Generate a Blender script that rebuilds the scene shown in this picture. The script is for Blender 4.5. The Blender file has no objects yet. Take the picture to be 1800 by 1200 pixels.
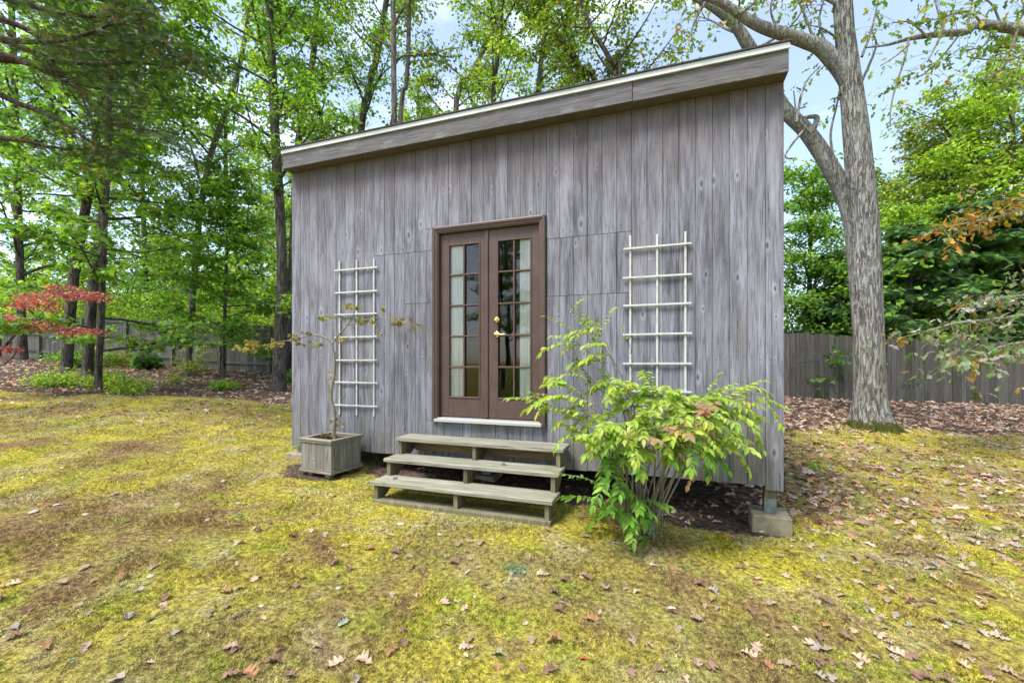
import bpy, math, random
import numpy as np
from mathutils import Vector, Matrix

# ------------------------------------------------------------------ camera, sky, sun, exposure
sc = bpy.context.scene
C = sc.collection
F = 760.0; CX = 900.0; HY = 634.0            # focal length and horizon, in photo pixels (1800 x 1200)
EYE = 1.546
cam_d = bpy.data.cameras.new('camera'); cam = bpy.data.objects.new('camera', cam_d); C.objects.link(cam)
cam_d.sensor_width = 36.0; cam_d.lens = F / 1800 * 36
cam_d.shift_y = (HY - 600) / 1800
cam_d.clip_start = 0.05; cam_d.clip_end = 2000
cam.location = (0, 0, EYE); cam.rotation_euler = (math.radians(90), 0, 0)
sc.camera = cam

SUN_AZ = math.radians(232); SUN_EL = math.radians(61)      # compass angle from +Y, clockwise
world = bpy.data.worlds.new('World'); sc.world = world; world.use_nodes = True
wn = world.node_tree; wn.nodes.clear()
def wnode(t, **kw):
    n = wn.nodes.new(t)
    for k, v in kw.items(): setattr(n, k, v)
    return n
w_out = wnode('ShaderNodeOutputWorld'); w_bg = wnode('ShaderNodeBackground')
w_sky = wnode('ShaderNodeTexSky', sky_type='NISHITA', sun_disc=False, sun_elevation=SUN_EL, sun_rotation=SUN_AZ,
              air_density=1.0, dust_density=1.0, ozone_density=1.6)
w_tc = wnode('ShaderNodeTexCoord'); w_map = wnode('ShaderNodeMapping'); w_map.inputs['Scale'].default_value = (1.0, 1.0, 2.6)
w_no = wnode('ShaderNodeTexNoise'); w_no.inputs['Scale'].default_value = 2.3; w_no.inputs['Detail'].default_value = 7
w_no.inputs['Roughness'].default_value = 0.55
w_rmp = wnode('ShaderNodeValToRGB'); w_rmp.color_ramp.elements[0].position = 0.47; w_rmp.color_ramp.elements[1].position = 0.80
w_rmp.color_ramp.elements[0].color = (0.10, 0.10, 0.10, 1); w_rmp.color_ramp.elements[1].color = (0.8, 0.8, 0.8, 1)
w_mix = wnode('ShaderNodeMix', data_type='RGBA'); w_mix.inputs[7].default_value = (8.5, 8.9, 9.4, 1)
wl = wn.links.new
wl(w_tc.outputs['Generated'], w_map.inputs['Vector']); wl(w_map.outputs[0], w_no.inputs['Vector'])
wl(w_no.outputs['Fac'], w_rmp.inputs[0]); wl(w_rmp.outputs[0], w_mix.inputs[0])
wl(w_sky.outputs[0], w_mix.inputs[6]); wl(w_mix.outputs[2], w_bg.inputs['Color'])
w_bg.inputs['Strength'].default_value = 0.14
wl(w_bg.outputs[0], w_out.inputs[0])

sun_d = bpy.data.lights.new('sun', 'SUN'); sun = bpy.data.objects.new('sun', sun_d); C.objects.link(sun)
sun_d.energy = 2.6; sun_d.angle = math.radians(18); sun_d.color = (1.0, 0.955, 0.88)
sv = Vector((math.sin(SUN_AZ) * math.cos(SUN_EL), math.cos(SUN_AZ) * math.cos(SUN_EL), math.sin(SUN_EL)))
sun.rotation_euler = sv.to_track_quat('Z', 'Y').to_euler(); sun.location = (-20, -30, 40)

sc.view_settings.view_transform = 'Standard'; sc.view_settings.look = 'None'
sc.view_settings.gamma = 1.0; sc.view_settings.exposure = 1.27
sc.render.engine = 'CYCLES'
sc.cycles.use_denoising = True
sc.cycles.use_adaptive_sampling = True; sc.cycles.adaptive_threshold = 0.02
sc.cycles.max_bounces = 6; sc.cycles.transparent_max_bounces = 8
sc.cycles.diffuse_bounces = 3; sc.cycles.glossy_bounces = 3; sc.cycles.transmission_bounces = 6
sc.cycles.caustics_reflective = False; sc.cycles.caustics_refractive = False

# ------------------------------------------------------------------ helpers: pixels, ground, wall plane
def sstep(x):
    x = np.clip(x, 0, 1); return x * x * (3 - 2 * x)
def gz(x, y):
    """height of the ground"""
    x = np.asarray(x, float); y = np.asarray(y, float)
    xc = np.clip(x, -26, 26); yc = np.clip(y, -12, 32)
    z = -0.0378 * xc + 0.0417 * yc
    z = z + 0.27 * sstep((x - 2.5) / 4.5) * sstep((y - 4.5) / 7)
    z = z + 0.10 * sstep((-x - 9) / 6) * sstep((y - 12) / 7)
    # level patch under the steps
    dx = x + 0.55; dy = y - 3.92
    a = dx * 0.9423 - dy * 0.3347; b = dx * 0.3347 + dy * 0.9423
    w = np.exp(-(a / 1.25) ** 4 - (b / 0.8) ** 4)
    z = z * (1 - w) + 0.168 * w
    near = 0.022 * np.sin(1.9 * x + 0.6 * y + 1) * np.sin(1.3 * y - 0.7 * x) + 0.012 * np.sin(4.3 * x - 1.1 * y + 2) * np.sin(3.7 * y + 0.9 * x) \
        + 0.006 * np.sin(9.1 * x + 3.0 * y) * np.sin(8.3 * y - 2.0 * x + 1) + 0.0065 * np.sin(15.7 * x - 6.1 * y + 2 * np.sin(2.3 * y)) * np.sin(13.9 * y + 5.2 * x + 2 * np.sin(1.9 * x))
    return z + near * (1 - 0.85 * w)
def P(px, py, Y):
    """photo pixel + a known distance -> world point"""
    return np.array([(px - CX) / F * Y, Y, EYE - (py - HY) / F * Y])
def G(px, py, y0=1.5, y1=60):
    """photo pixel -> the ground it shows"""
    ys = np.linspace(y0, y1, 4000); xs = (px - CX) / F * ys
    d = EYE - (py - HY) / F * ys - gz(xs, ys)
    i = int(np.argmax(d < 0)) if (d < 0).any() else 3999
    return np.array([xs[i], ys[i], float(gz(xs[i], ys[i]))])
WC = np.array([-2.8115, 5.5216]); WU = np.array([0.9423, -0.3347]); WV = np.array([0.3347, 0.9423])   # shed corner, along, into
def wall(px, py, off=0.0):
    """photo pixel -> (s, z) on the shed's front plane, off metres in front of it"""
    k = (px - CX) / F
    o = WC - WV * off
    s = (k * o[1] - o[0]) / (WU[0] - k * WU[1])
    Y = o[1] + s * WU[1]
    return s, EYE - (py - HY) / F * Y
def W2(s, y, z):
    p = WC + WU * s + WV * y
    return np.array([p[0], p[1], z])
RZ = math.atan2(WU[1], WU[0])

# ------------------------------------------------------------------ helpers: meshes and objects
def mesh(name, V, Fa, col=None, smooth=False):
    me = bpy.data.meshes.new(name)
    me.from_pydata(V if isinstance(V, list) else np.asarray(V, np.float32), [], Fa)
    if col is not None:
        a = me.color_attributes.new('Col', 'FLOAT_COLOR', 'POINT')
        c = np.ones((len(V), 4), np.float32); c[:, :np.shape(col)[1]] = col
        a.data.foreach_set('color', c.ravel())
    if smooth: me.polygons.foreach_set('use_smooth', np.ones(len(me.polygons), bool))
    me.update(); return me
def obj(name, me, m=None, parent=None, loc=None, rot=None):
    o = bpy.data.objects.new(name, me); C.objects.link(o)
    if m is not None and me is not None and not me.materials: me.materials.append(m)
    if parent is not None: o.parent = parent
    if loc is not None: o.location = loc
    if rot is not None: o.rotation_euler = rot
    return o
def tag(o, label, cat, group=None, kind=None):
    if label: o['label'] = label
    if cat: o['category'] = cat
    if group: o['group'] = group
    if kind: o['kind'] = kind
    return o
def thing(name, label, cat, loc=(0, 0, 0), rz=0, group=None):
    o = bpy.data.objects.new(name, None); C.objects.link(o); o.empty_display_size = 0.2
    o.location = [float(v) for v in loc]; o.rotation_euler = (0, 0, rz)
    return tag(o, label, cat, group)
class MB:
    """collects shapes of one mesh"""
    def __init__(s): s.V = []; s.F = []
    def add(s, V, Fa):
        n = len(s.V); s.V += [tuple(map(float, v)) for v in V]; s.F += [tuple(int(i) + n for i in f) for f in Fa]; return s
    def box(s, x0, x1, y0, y1, z0, z1, ch=0.0):
        if ch <= 0:
            return s.add([(x, y, z) for z in (z0, z1) for y in (y0, y1) for x in (x0, x1)],
                         [(0, 2, 3, 1), (4, 5, 7, 6), (0, 1, 5, 4), (2, 6, 7, 3), (0, 4, 6, 2), (1, 3, 7, 5)])
        V = []; idx = {}
        for a, X in enumerate((x0, x1)):
            for b, Y in enumerate((y0, y1)):
                for c, Z in enumerate((z0, z1)):
                    sx, sy, sz = (1, -1)[a], (1, -1)[b], (1, -1)[c]
                    idx[a, b, c] = len(V)
                    V += [(X, Y + sy * ch, Z + sz * ch), (X + sx * ch, Y, Z + sz * ch), (X + sx * ch, Y + sy * ch, Z)]
        I = lambda a, b, c, k: idx[a, b, c] + k
        Fs = []
        for a in (0, 1): Fs.append((I(a,0,0,0), I(a,0,1,0), I(a,1,1,0), I(a,1,0,0)) if a == 0 else (I(a,0,0,0), I(a,1,0,0), I(a,1,1,0), I(a,0,1,0)))
        for b in (0, 1): Fs.append((I(0,b,0,1), I(1,b,0,1), I(1,b,1,1), I(0,b,1,1)) if b == 0 else (I(0,b,0,1), I(0,b,1,1), I(1,b,1,1), I(1,b,0,1)))
        for c in (0, 1): Fs.append((I(0,0,c,2), I(0,1,c,2), I(1,1,c,2), I(1,0,c,2)) if c == 0 else (I(0,0,c,2), I(1,0,c,2), I(1,1,c,2), I(0,1,c,2)))
        for a in (0, 1):
            for b in (0, 1): Fs.append((I(a,b,0,0), I(a,b,0,1), I(a,b,1,1), I(a,b,1,0)))
            for c in (0, 1): Fs.append((I(a,0,c,0), I(a,0,c,2), I(a,1,c,2), I(a,1,c,0)))
        for b in (0, 1):
            for c in (0, 1): Fs.append((I(0,b,c,1), I(0,b,c,2), I(1,b,c,2), I(1,b,c,1)))
        for a in (0, 1):
            for b in (0, 1):
                for c in (0, 1): Fs.append((I(a,b,c,0), I(a,b,c,1), I(a,b,c,2)))
        return s.add(V, Fs)
    def prism(s, poly, axis, a0, a1):
        """poly of 2D points, extruded along axis (0 = x: poly in y,z; 1 = y: poly in x,z; 2 = z: poly in x,y)"""
        n = len(poly)
        def pt(p, a): return (a, p[0], p[1]) if axis == 0 else ((p[0], a, p[1]) if axis == 1 else (p[0], p[1], a))
        V = [pt(p, a0) for p in poly] + [pt(p, a1) for p in poly]
        return s.add(V, [tuple(range(n)), tuple(range(2 * n - 1, n - 1, -1))] + [(i, i + n, (i + 1) % n + n, (i + 1) % n) for i in range(n)])
    def lathe(s, prof, center, axis='y', n=18):
        V = []; cx, cy, cz = center
        for r, h in prof:
            for k in range(n):
                a = 2 * math.pi * k / n
                if axis == 'y': V.append((cx + r * math.cos(a), cy + h, cz + r * math.sin(a)))
                else: V.append((cx + r * math.cos(a), cy + r * math.sin(a), cz + h))
        Fs = []
        for i in range(len(prof) - 1):
            for k in range(n): Fs.append((i * n + k, i * n + (k + 1) % n, (i + 1) * n + (k + 1) % n, (i + 1) * n + k))
        Fs.append(tuple(range(n))); Fs.append(tuple(range(len(prof) * n - 1, len(prof) * n - n - 1, -1)))
        return s.add(V, Fs)
    def mesh(s, name, smooth=False): return mesh(name, s.V, s.F, None, smooth)
    def build(s, name, m, parent=None, smooth=False, fix=True):
        me = s.mesh(name, smooth)
        if fix:
            import bmesh
            bm = bmesh.new(); bm.from_mesh(me); bmesh.ops.recalc_face_normals(bm, faces=bm.faces); bm.to_mesh(me); bm.free()
        return obj(name, me, m, parent)

def tube(path, rad, n=8, wob=0.0, rng=None):
    """numpy tube along path with one radius per point -> V, quads"""
    path = np.asarray(path, float); rad = np.asarray(rad, float); m = len(path)
    T = np.gradient(path, axis=0); T /= np.linalg.norm(T, axis=1)[:, None] + 1e-9
    ref = np.array([1.0, 0.0, 0.0]) if abs(T[0][0]) < 0.8 else np.array([0.0, 1.0, 0.0])
    V = np.zeros((m, n, 3)); u = np.cross(T[0], ref); u /= np.linalg.norm(u)
    ang = np.arange(n) / n * 2 * np.pi
    for i in range(m):
        u = u - T[i] * np.dot(u, T[i]); u /= np.linalg.norm(u) + 1e-9
        v = np.cross(T[i], u)
        r = rad[i] * (1 + (wob * rng.standard_normal(n) if wob and rng is not None else 0))
        V[i] = path[i] + (np.cos(ang) * r)[:, None] * u + (np.sin(ang) * r)[:, None] * v
    i, k = np.meshgrid(np.arange(m - 1), np.arange(n), indexing='ij'); k2 = (k + 1) % n
    Fq = np.stack([i * n + k, i * n + k2, (i + 1) * n + k2, (i + 1) * n + k], -1).reshape(-1, 4)
    return V.reshape(-1, 3), Fq
class TB:
    """collects tubes"""
    def __init__(s): s.V = []; s.F = []; s.n = 0
    def add(s, path, rad, n=6, wob=0, rng=None):
        V, Fq = tube(path, rad, n, wob, rng); s.V.append(V); s.F.append(Fq + s.n); s.n += len(V)
    def mesh(s, name, off=(0, 0, 0)):
        return mesh(name, np.concatenate(s.V) - np.asarray(off), np.concatenate(s.F), None, True)
def spline(pts, n):
    """smooth curve through points"""
    pts = np.asarray(pts, float)
    if len(pts) < 3: return np.linspace(pts[0], pts[-1], n)
    p = np.vstack([2 * pts[0] - pts[1], pts, 2 * pts[-1] - pts[-2]]); m = len(pts) - 1
    out = []
    for t in np.linspace(0, m, n):
        i = min(int(t), m - 1); f = t - i; a, b, c, d = p[i:i + 4]
        out.append(0.5 * (2 * b + (c - a) * f + (2 * a - 5 * b + 4 * c - d) * f * f + (3 * b - a - 3 * c + d) * f ** 3))
    return np.array(out)

# ------------------------------------------------------------------ materials
def nmat(name):
    m = bpy.data.materials.new(name); m.use_nodes = True; nt = m.node_tree; nt.nodes.clear()
    out = nt.nodes.new('ShaderNodeOutputMaterial'); b = nt.nodes.new('ShaderNodeBsdfPrincipled')
    nt.links.new(b.outputs[0], out.inputs[0])
    return m, nt, b, out
class N:
    def __init__(s, nt): s.nt = nt
    def link(s, a, b): s.nt.links.new(a, b)
    def new(s, t, **kw):
        n = s.nt.nodes.new(t)
        for k, v in kw.items(): setattr(n, k, v)
        return n
    def coords(s, kind='Object', scale=(1, 1, 1), offset=None):
        tc = s.new('ShaderNodeTexCoord') if kind != 'World' else s.new('ShaderNodeNewGeometry')
        mp = s.new('ShaderNodeMapping'); mp.inputs['Scale'].default_value = scale
        s.link(tc.outputs['Position' if kind == 'World' else kind], mp.inputs['Vector'])
        if offset is not None: s.link(offset, mp.inputs['Location'])
        return mp.outputs[0]
    def noise(s, vec, scale, detail=4, rough=0.55, dist=0.0):
        n = s.new('ShaderNodeTexNoise'); n.inputs['Scale'].default_value = scale; n.inputs['Detail'].default_value = detail
        n.inputs['Roughness'].default_value = rough; n.inputs['Distortion'].default_value = dist
        s.link(vec, n.inputs['Vector']); return n.outputs['Fac']
    def ramp(s, fac, stops):
        r = s.new('ShaderNodeValToRGB'); e = r.color_ramp.elements
        while len(e) < len(stops): e.new(0.5)
        for el, (p, c) in zip(e, stops):
            el.position = p; el.color = (c, c, c, 1) if np.isscalar(c) else (*c, 1)
        s.link(fac, r.inputs[0]); return r.outputs[0]
    def mix(s, fac, a, b, mode='MIX'):
        n = s.new('ShaderNodeMix', data_type='RGBA', blend_type=mode)
        for v, i in ((fac, 0), (a, 6), (b, 7)):
            if hasattr(v, 'is_output'): s.link(v, n.inputs[i])
            else: n.inputs[i].default_value = v if i == 0 else (*v, 1)
        return n.outputs[2]
    def math(s, op, a, b=0.0, c=None):
        n = s.new('ShaderNodeMath', operation=op)
        for v, i in ((a, 0), (b, 1), (c, 2)):
            if v is None: continue
            if hasattr(v, 'is_output'): s.link(v, n.inputs[i])
            else: n.inputs[i].default_value = v
        return n.outputs[0]
    def bump(s, h, strength, dist=0.01):
        n = s.new('ShaderNodeBump'); n.inputs['Strength'].default_value = strength; n.inputs['Distance'].default_value = dist
        s.link(h, n.inputs['Height']); return n.outputs[0]
    def rnd(s):
        n = s.new('ShaderNodeObjectInfo'); return n.outputs['Random']
def setp(b, **kw):
    for k, v in kw.items(): b.inputs[k.replace('_', ' ')].default_value = v

def wood(name, c0, c1, c2, axis='z', grain=55.0, knots=True, algae=None, rough=0.85, var=0.35, peel=None, bump=0.5, stain_shade=False):
    """weathered boards: grain runs along axis; colour shifts from board to board"""
    m, nt, b, out = nmat(name); n = N(nt)
    r = n.rnd(); cmb = n.new('ShaderNodeCombineXYZ')
    n.link(n.math('MULTIPLY', r, 37.0), cmb.inputs[0]); n.link(n.math('MULTIPLY', r, 71.0), cmb.inputs[1]); n.link(n.math('MULTIPLY', r, 53.0), cmb.inputs[2])
    k = {'x': 0, 'y': 1, 'z': 2}[axis]
    def sc3(a, l): v = [a, a, a]; v[k] = l; return tuple(v)
    fine = n.noise(n.coords('Object', sc3(1, 0.035), cmb.outputs[0]), grain * 2.2, 5, 0.65)
    streak = n.noise(n.coords('Object', sc3(1, 0.06), cmb.outputs[0]), grain * 0.35, 4, 0.6, 0.4)
    blotch = n.noise(n.coords('Object', sc3(1, 0.35), cmb.outputs[0]), 2.6, 4, 0.6)
    col = n.mix(n.ramp(streak, [(0.32, 0.0), (0.68, 1.0)]), c0, c1)
    col = n.mix(n.ramp(blotch, [(0.42, 0.0), (0.72, 0.8)]), col, c2)
    dark = n.ramp(fine, [(0.34, 0.30), (0.50, 0.95), (0.66, 1.2)])
    col = n.mix(0.85, col, dark, 'MULTIPLY')
    h = n.math('ADD', n.math('MULTIPLY', fine, 0.6), n.math('MULTIPLY', streak, 0.5))
    if knots:
        vo = n.new('ShaderNodeTexVoronoi', voronoi_dimensions='2D'); vo.inputs['Scale'].default_value = 5.5
        s3 = n.new('ShaderNodeSeparateXYZ'); n.link(n.coords('Object', sc3(1, 0.42), cmb.outputs[0]), s3.inputs[0])
        c3 = n.new('ShaderNodeCombineXYZ'); n.link(s3.outputs[2 if axis == 'z' else 0], c3.inputs[1])
        n.link(n.math('ADD', s3.outputs[0 if axis == 'z' else 2], s3.outputs[1]), c3.inputs[0])
        n.link(c3.outputs[0], vo.inputs['Vector'])
        kd = vo.outputs['Distance']
        pick = n.new('ShaderNodeSeparateColor'); n.link(vo.outputs['Color'], pick.inputs[0])
        on = n.math('GREATER_THAN', pick.outputs[0], 0.52); kd = n.math('MULTIPLY', kd, n.math('ADD', 0.7, n.math('MULTIPLY', pick.outputs[1], 1.6)))
        ring = n.math('SINE', n.math('MULTIPLY', kd, 120.0))
        near = n.ramp(kd, [(0.05, 1.0), (0.20, 0.0)])
        core = n.ramp(kd, [(0.030, 1.0), (0.062, 0.0)])
        core = n.math('MULTIPLY', core, on); near = n.math('MULTIPLY', near, on)
        rk = n.math('MULTIPLY', n.ramp(ring, [(0.35, 0.0), (0.9, 1.0)]), near)
        col = n.mix(n.math('MULTIPLY', rk, 0.42), col, (c0[0] * 0.45, c0[1] * 0.43, c0[2] * 0.42))
        halo = n.math('MULTIPLY', n.ramp(kd, [(0.06, 0.0), (0.10, 1.0), (0.22, 0.0)]), on); col = n.mix(n.math('MULTIPLY', halo, 0.45), col, (c1[0] * 1.35, c1[1] * 1.36, c1[2] * 1.36))
        col = n.mix(n.math('MULTIPLY', core, 0.75), col, (0.05, 0.042, 0.038))
        h = n.math('SUBTRACT', h, n.math('MULTIPLY', core, 0.5))
    if stain_shade:
        # run-off streaks, bleached patches, browner dry wood below the eaves with the soffit's shade painted in
        st = n.ramp(n.noise(n.coords('Object', (1, 1, 0.10)), 11.0, 5, 0.62, 0.25), [(0.50, 0.0), (0.66, 0.72)])
        col = n.mix(st, col, (c0[0] * 0.48, c0[1] * 0.46, c0[2] * 0.48))
        bl = n.ramp(n.noise(n.coords('Object', (1, 1, 0.3)), 3.3, 6, 0.68, 0.3), [(0.50, 0.0), (0.72, 0.5)])
        col = n.mix(bl, col, (c1[0] * 1.3, c1[1] * 1.26, c1[2] * 1.25))
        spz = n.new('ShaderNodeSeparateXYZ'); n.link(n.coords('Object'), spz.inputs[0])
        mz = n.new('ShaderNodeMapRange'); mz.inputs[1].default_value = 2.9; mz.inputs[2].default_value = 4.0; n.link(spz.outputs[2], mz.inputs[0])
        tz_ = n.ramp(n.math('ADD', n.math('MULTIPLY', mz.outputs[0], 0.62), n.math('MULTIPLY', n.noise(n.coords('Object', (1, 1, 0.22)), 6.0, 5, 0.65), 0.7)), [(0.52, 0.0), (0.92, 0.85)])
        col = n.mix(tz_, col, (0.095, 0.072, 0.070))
    # short dark checks along the grain
    chk = n.ramp(n.noise(n.coords('Object', sc3(1, 0.025), cmb.outputs[0]), grain * 0.8, 2, 0.5), [(0.70, 0.0), (0.76, 1.0)])
    col = n.mix(n.math('MULTIPLY', chk, 0.55), col, (0.055, 0.05, 0.05))
    bv = n.math('ADD', 1.0 - var / 2, n.math('MULTIPLY', r, var))
    vv = n.new('ShaderNodeCombineColor')
    for i in range(3): n.link(bv, vv.inputs[i])
    col = n.mix(1.0, col, vv.outputs[0], 'MULTIPLY')
    if algae:
        z0, z1, ac = algae        # green film low down near the soil
        sep = n.new('ShaderNodeSeparateXYZ'); n.link(n.coords('Object'), sep.inputs[0])
        mr = n.new('ShaderNodeMapRange'); mr.inputs[1].default_value = z0; mr.inputs[2].default_value = z1
        mr.inputs[3].default_value = 1.0; mr.inputs[4].default_value = 0.0; n.link(sep.outputs[2], mr.inputs[0])
        an = n.ramp(n.noise(n.coords('Object', sc3(1, 0.4)), 3.2, 5, 0.65), [(0.38, 0.0), (0.62, 1.0)])
        col = n.mix(n.math('MULTIPLY', n.math('MULTIPLY', mr.outputs[0], an), 0.7), col, ac)
    if peel:
        pn = n.ramp(n.noise(n.coords('Object', sc3(1, 0.3)), 7.0, 6, 0.7), [(0.56, 0.0), (0.60, 1.0)])
        col = n.mix(pn, col, peel)
        h = n.math('SUBTRACT', h, n.math('MULTIPLY', pn, 0.4))
    n.link(col, b.inputs['Base Color']); n.link(n.bump(h, bump, 0.004), b.inputs['Normal'])
    setp(b, Roughness=rough); b.inputs['Specular IOR Level'].default_value = 0.25
    return m
M = {}
M['siding'] = wood('weathered_siding', (0.135, 0.134, 0.161), (0.264, 0.267, 0.314), (0.178, 0.166, 0.178), algae=(0.45, 1.15, (0.135, 0.128, 0.062)), var=0.26, stain_shade=True)
M['fascia'] = wood('painted_fascia', (0.088, 0.080, 0.090), (0.150, 0.140, 0.152), (0.125, 0.12, 0.105), axis='x', knots=False, peel=(0.165, 0.16, 0.145), var=0.15, rough=0.7)
M['tread'] = wood('mossy_tread', (0.205, 0.195, 0.150), (0.37, 0.36, 0.295), (0.22, 0.22, 0.14), axis='x', grain=45, knots=False, var=0.2)
M['stringer'] = wood('mossy_stringer', (0.13, 0.115, 0.07), (0.23, 0.21, 0.13), (0.125, 0.125, 0.06), axis='z', grain=45, knots=False, var=0.2)
M['brownwood'] = wood('treated_brown_board', (0.20, 0.115, 0.055), (0.31, 0.19, 0.095), (0.17, 0.12, 0.07), axis='x', grain=40, knots=True, var=0.15)
M['post'] = wood('dark_post', (0.13, 0.09, 0.055), (0.24, 0.18, 0.12), (0.15, 0.12, 0.09), knots=False, var=0.2)
M['planter'] = wood('planter_board', (0.135, 0.128, 0.105), (0.255, 0.245, 0.205), (0.165, 0.155, 0.115), grain=60, var=0.22)
M['planter_rim'] = wood('planter_rim', (0.17, 0.145, 0.115), (0.31, 0.28, 0.22), (0.2, 0.17, 0.13), axis='x', grain=60, knots=False, var=0.2)
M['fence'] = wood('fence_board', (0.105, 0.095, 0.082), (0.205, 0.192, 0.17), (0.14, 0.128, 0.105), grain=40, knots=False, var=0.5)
M['fence_shaded'] = wood('fence_board_brown_shaded', (0.080, 0.071, 0.060), (0.155, 0.142, 0.122), (0.11, 0.098, 0.078), grain=40, knots=False, var=0.5)  # brownish fence boards, darkened in colour for the shade of overhanging trees

def simple(name, col, rough=0.6, metal=0.0, noise=None, spec=0.4, bump=None):
    m, nt, b, out = nmat(name); n = N(nt)
    if noise:
        sc_, c2, lo, hi = noise
        f = n.ramp(n.noise(n.coords('Object'), sc_, 5, 0.6), [(lo, 0.0), (hi, 1.0)])
        n.link(n.mix(f, col, c2), b.inputs['Base Color'])
    else: b.inputs['Base Color'].default_value = (*col, 1)
    if bump: n.link(n.bump(n.noise(n.coords('Object'), bump[0], 5, 0.65), bump[1], bump[2]), b.inputs['Normal'])
    setp(b, Roughness=rough, Metallic=metal); b.inputs['Specular IOR Level'].default_value = spec
    return m
M['brown'] = simple('brown_paint', (0.072, 0.042, 0.034), 0.5, noise=(6.0, (0.092, 0.057, 0.047), 0.4, 0.7), bump=(40, 0.08, 0.002))
M['white'] = simple('white_trellis_paint', (0.50, 0.50, 0.48), 0.6, noise=(9.0, (0.33, 0.32, 0.28), 0.5, 0.75))
M['drip'] = simple('white_drip_edge', (0.55, 0.56, 0.57), 0.5, noise=(3.0, (0.42, 0.42, 0.42), 0.45, 0.7))
M['shingle'] = simple('roof_shingle', (0.045, 0.045, 0.042), 0.95, noise=(30, (0.09, 0.09, 0.07), 0.4, 0.7), bump=(60, 0.6, 0.01))
M['alu'] = simple('aluminium_sill', (0.52, 0.52, 0.51), 0.38, 0.55)
M['brass'] = simple('brass', (0.83, 0.60, 0.21), 0.22, 1.0)
M['steel'] = simple('galvanised_bracket', (0.26, 0.31, 0.36), 0.5, 0.6, noise=(20, (0.16, 0.17, 0.18), 0.4, 0.65))
M['concrete'] = simple('concrete', (0.30, 0.255, 0.175), 0.95, noise=(9.0, (0.16, 0.135, 0.085), 0.42, 0.66), bump=(45, 0.6, 0.01))
M['soffit'] = simple('soffit_paint', (0.085, 0.068, 0.066), 0.8, noise=(5.0, (0.12, 0.10, 0.085), 0.4, 0.7))
M['dark'] = simple('dark_sheathing', (0.03, 0.027, 0.025), 0.95)
M['inside'] = simple('inside_boards', (0.16, 0.10, 0.065), 0.8, noise=(4.0, (0.11, 0.07, 0.05), 0.4, 0.6))
M['soil'] = simple('potting_soil', (0.045, 0.032, 0.022), 1.0, noise=(30, (0.09, 0.065, 0.045), 0.4, 0.65), bump=(30, 1.0, 0.03))
M['nail'] = simple('nail', (0.04, 0.035, 0.03), 0.7, 0.3)
M['stone'] = simple('pebble', (0.42, 0.38, 0.33), 0.85, noise=(12, (0.30, 0.27, 0.22), 0.4, 0.7))

def curtain_mat():
    m, nt, b, out = nmat('curtain_cloth'); n = N(nt)
    b.inputs['Base Color'].default_value = (0.94, 0.95, 0.94, 1); setp(b, Roughness=0.9)
    t = n.new('ShaderNodeBsdfTranslucent'); t.inputs[0].default_value = (0.8, 0.85, 0.85, 1)
    mx = n.new('ShaderNodeMixShader'); mx.inputs[0].default_value = 0.05
    n.link(b.outputs[0], mx.inputs[1]); n.link(t.outputs[0], mx.inputs[2]); n.link(mx.outputs[0], out.inputs[0])
    return m
M['curtain'] = curtain_mat()
def glass_mat():
    m, nt, b, out = nmat('window_glass'); n = N(nt); nt.nodes.remove(b)
    tr = n.new('ShaderNodeBsdfTransparent'); tr.inputs[0].default_value = (0.97, 0.985, 0.975, 1)
    gl = n.new('ShaderNodeBsdfGlossy'); gl.inputs['Roughness'].default_value = 0.012
    fr = n.new('ShaderNodeFresnel'); fr.inputs[0].default_value = 1.5
    mx = n.new('ShaderNodeMixShader')
    n.link(n.math('ADD', n.math('MULTIPLY', fr.outputs[0], 1.25), 0.02), mx.inputs[0])
    n.link(tr.outputs[0], mx.inputs[1]); n.link(gl.outputs[0], mx.inputs[2]); n.link(mx.outputs[0], out.inputs[0])
    n.link(n.bump(n.noise(n.coords('Object'), 3.0, 2, 0.5), 0.02, 0.02), gl.inputs['Normal'])
    return m
M['glass'] = glass_mat()

def leaf_mat(name, trans=0.46, rough=0.5, spec=0.35, tint=(1.15, 1.2, 0.55)):
    """leaf colour comes from each leaf's own colour"""
    m, nt, b, out = nmat(name); n = N(nt)
    at = n.new('ShaderNodeAttribute'); at.attribute_name = 'Col'
    n.link(at.outputs['Color'], b.inputs['Base Color']); setp(b, Roughness=rough); b.inputs['Specular IOR Level'].default_value = spec
    t = n.new('ShaderNodeBsdfTranslucent'); n.link(n.mix(1.0, at.outputs['Color'], tint, 'MULTIPLY'), t.inputs[0])
    mx = n.new('ShaderNodeMixShader'); mx.inputs[0].default_value = trans
    n.link(b.outputs[0], mx.inputs[1]); n.link(t.outputs[0], mx.inputs[2]); n.link(mx.outputs[0], out.inputs[0])
    return m
M['leaf'] = leaf_mat('green_leaf')
M['dryleaf'] = leaf_mat('dry_leaf', 0.12, 0.75, 0.2, (1, 0.9, 0.8))
M['needle'] = leaf_mat('needle', 0.15, 0.6, 0.2)
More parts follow.
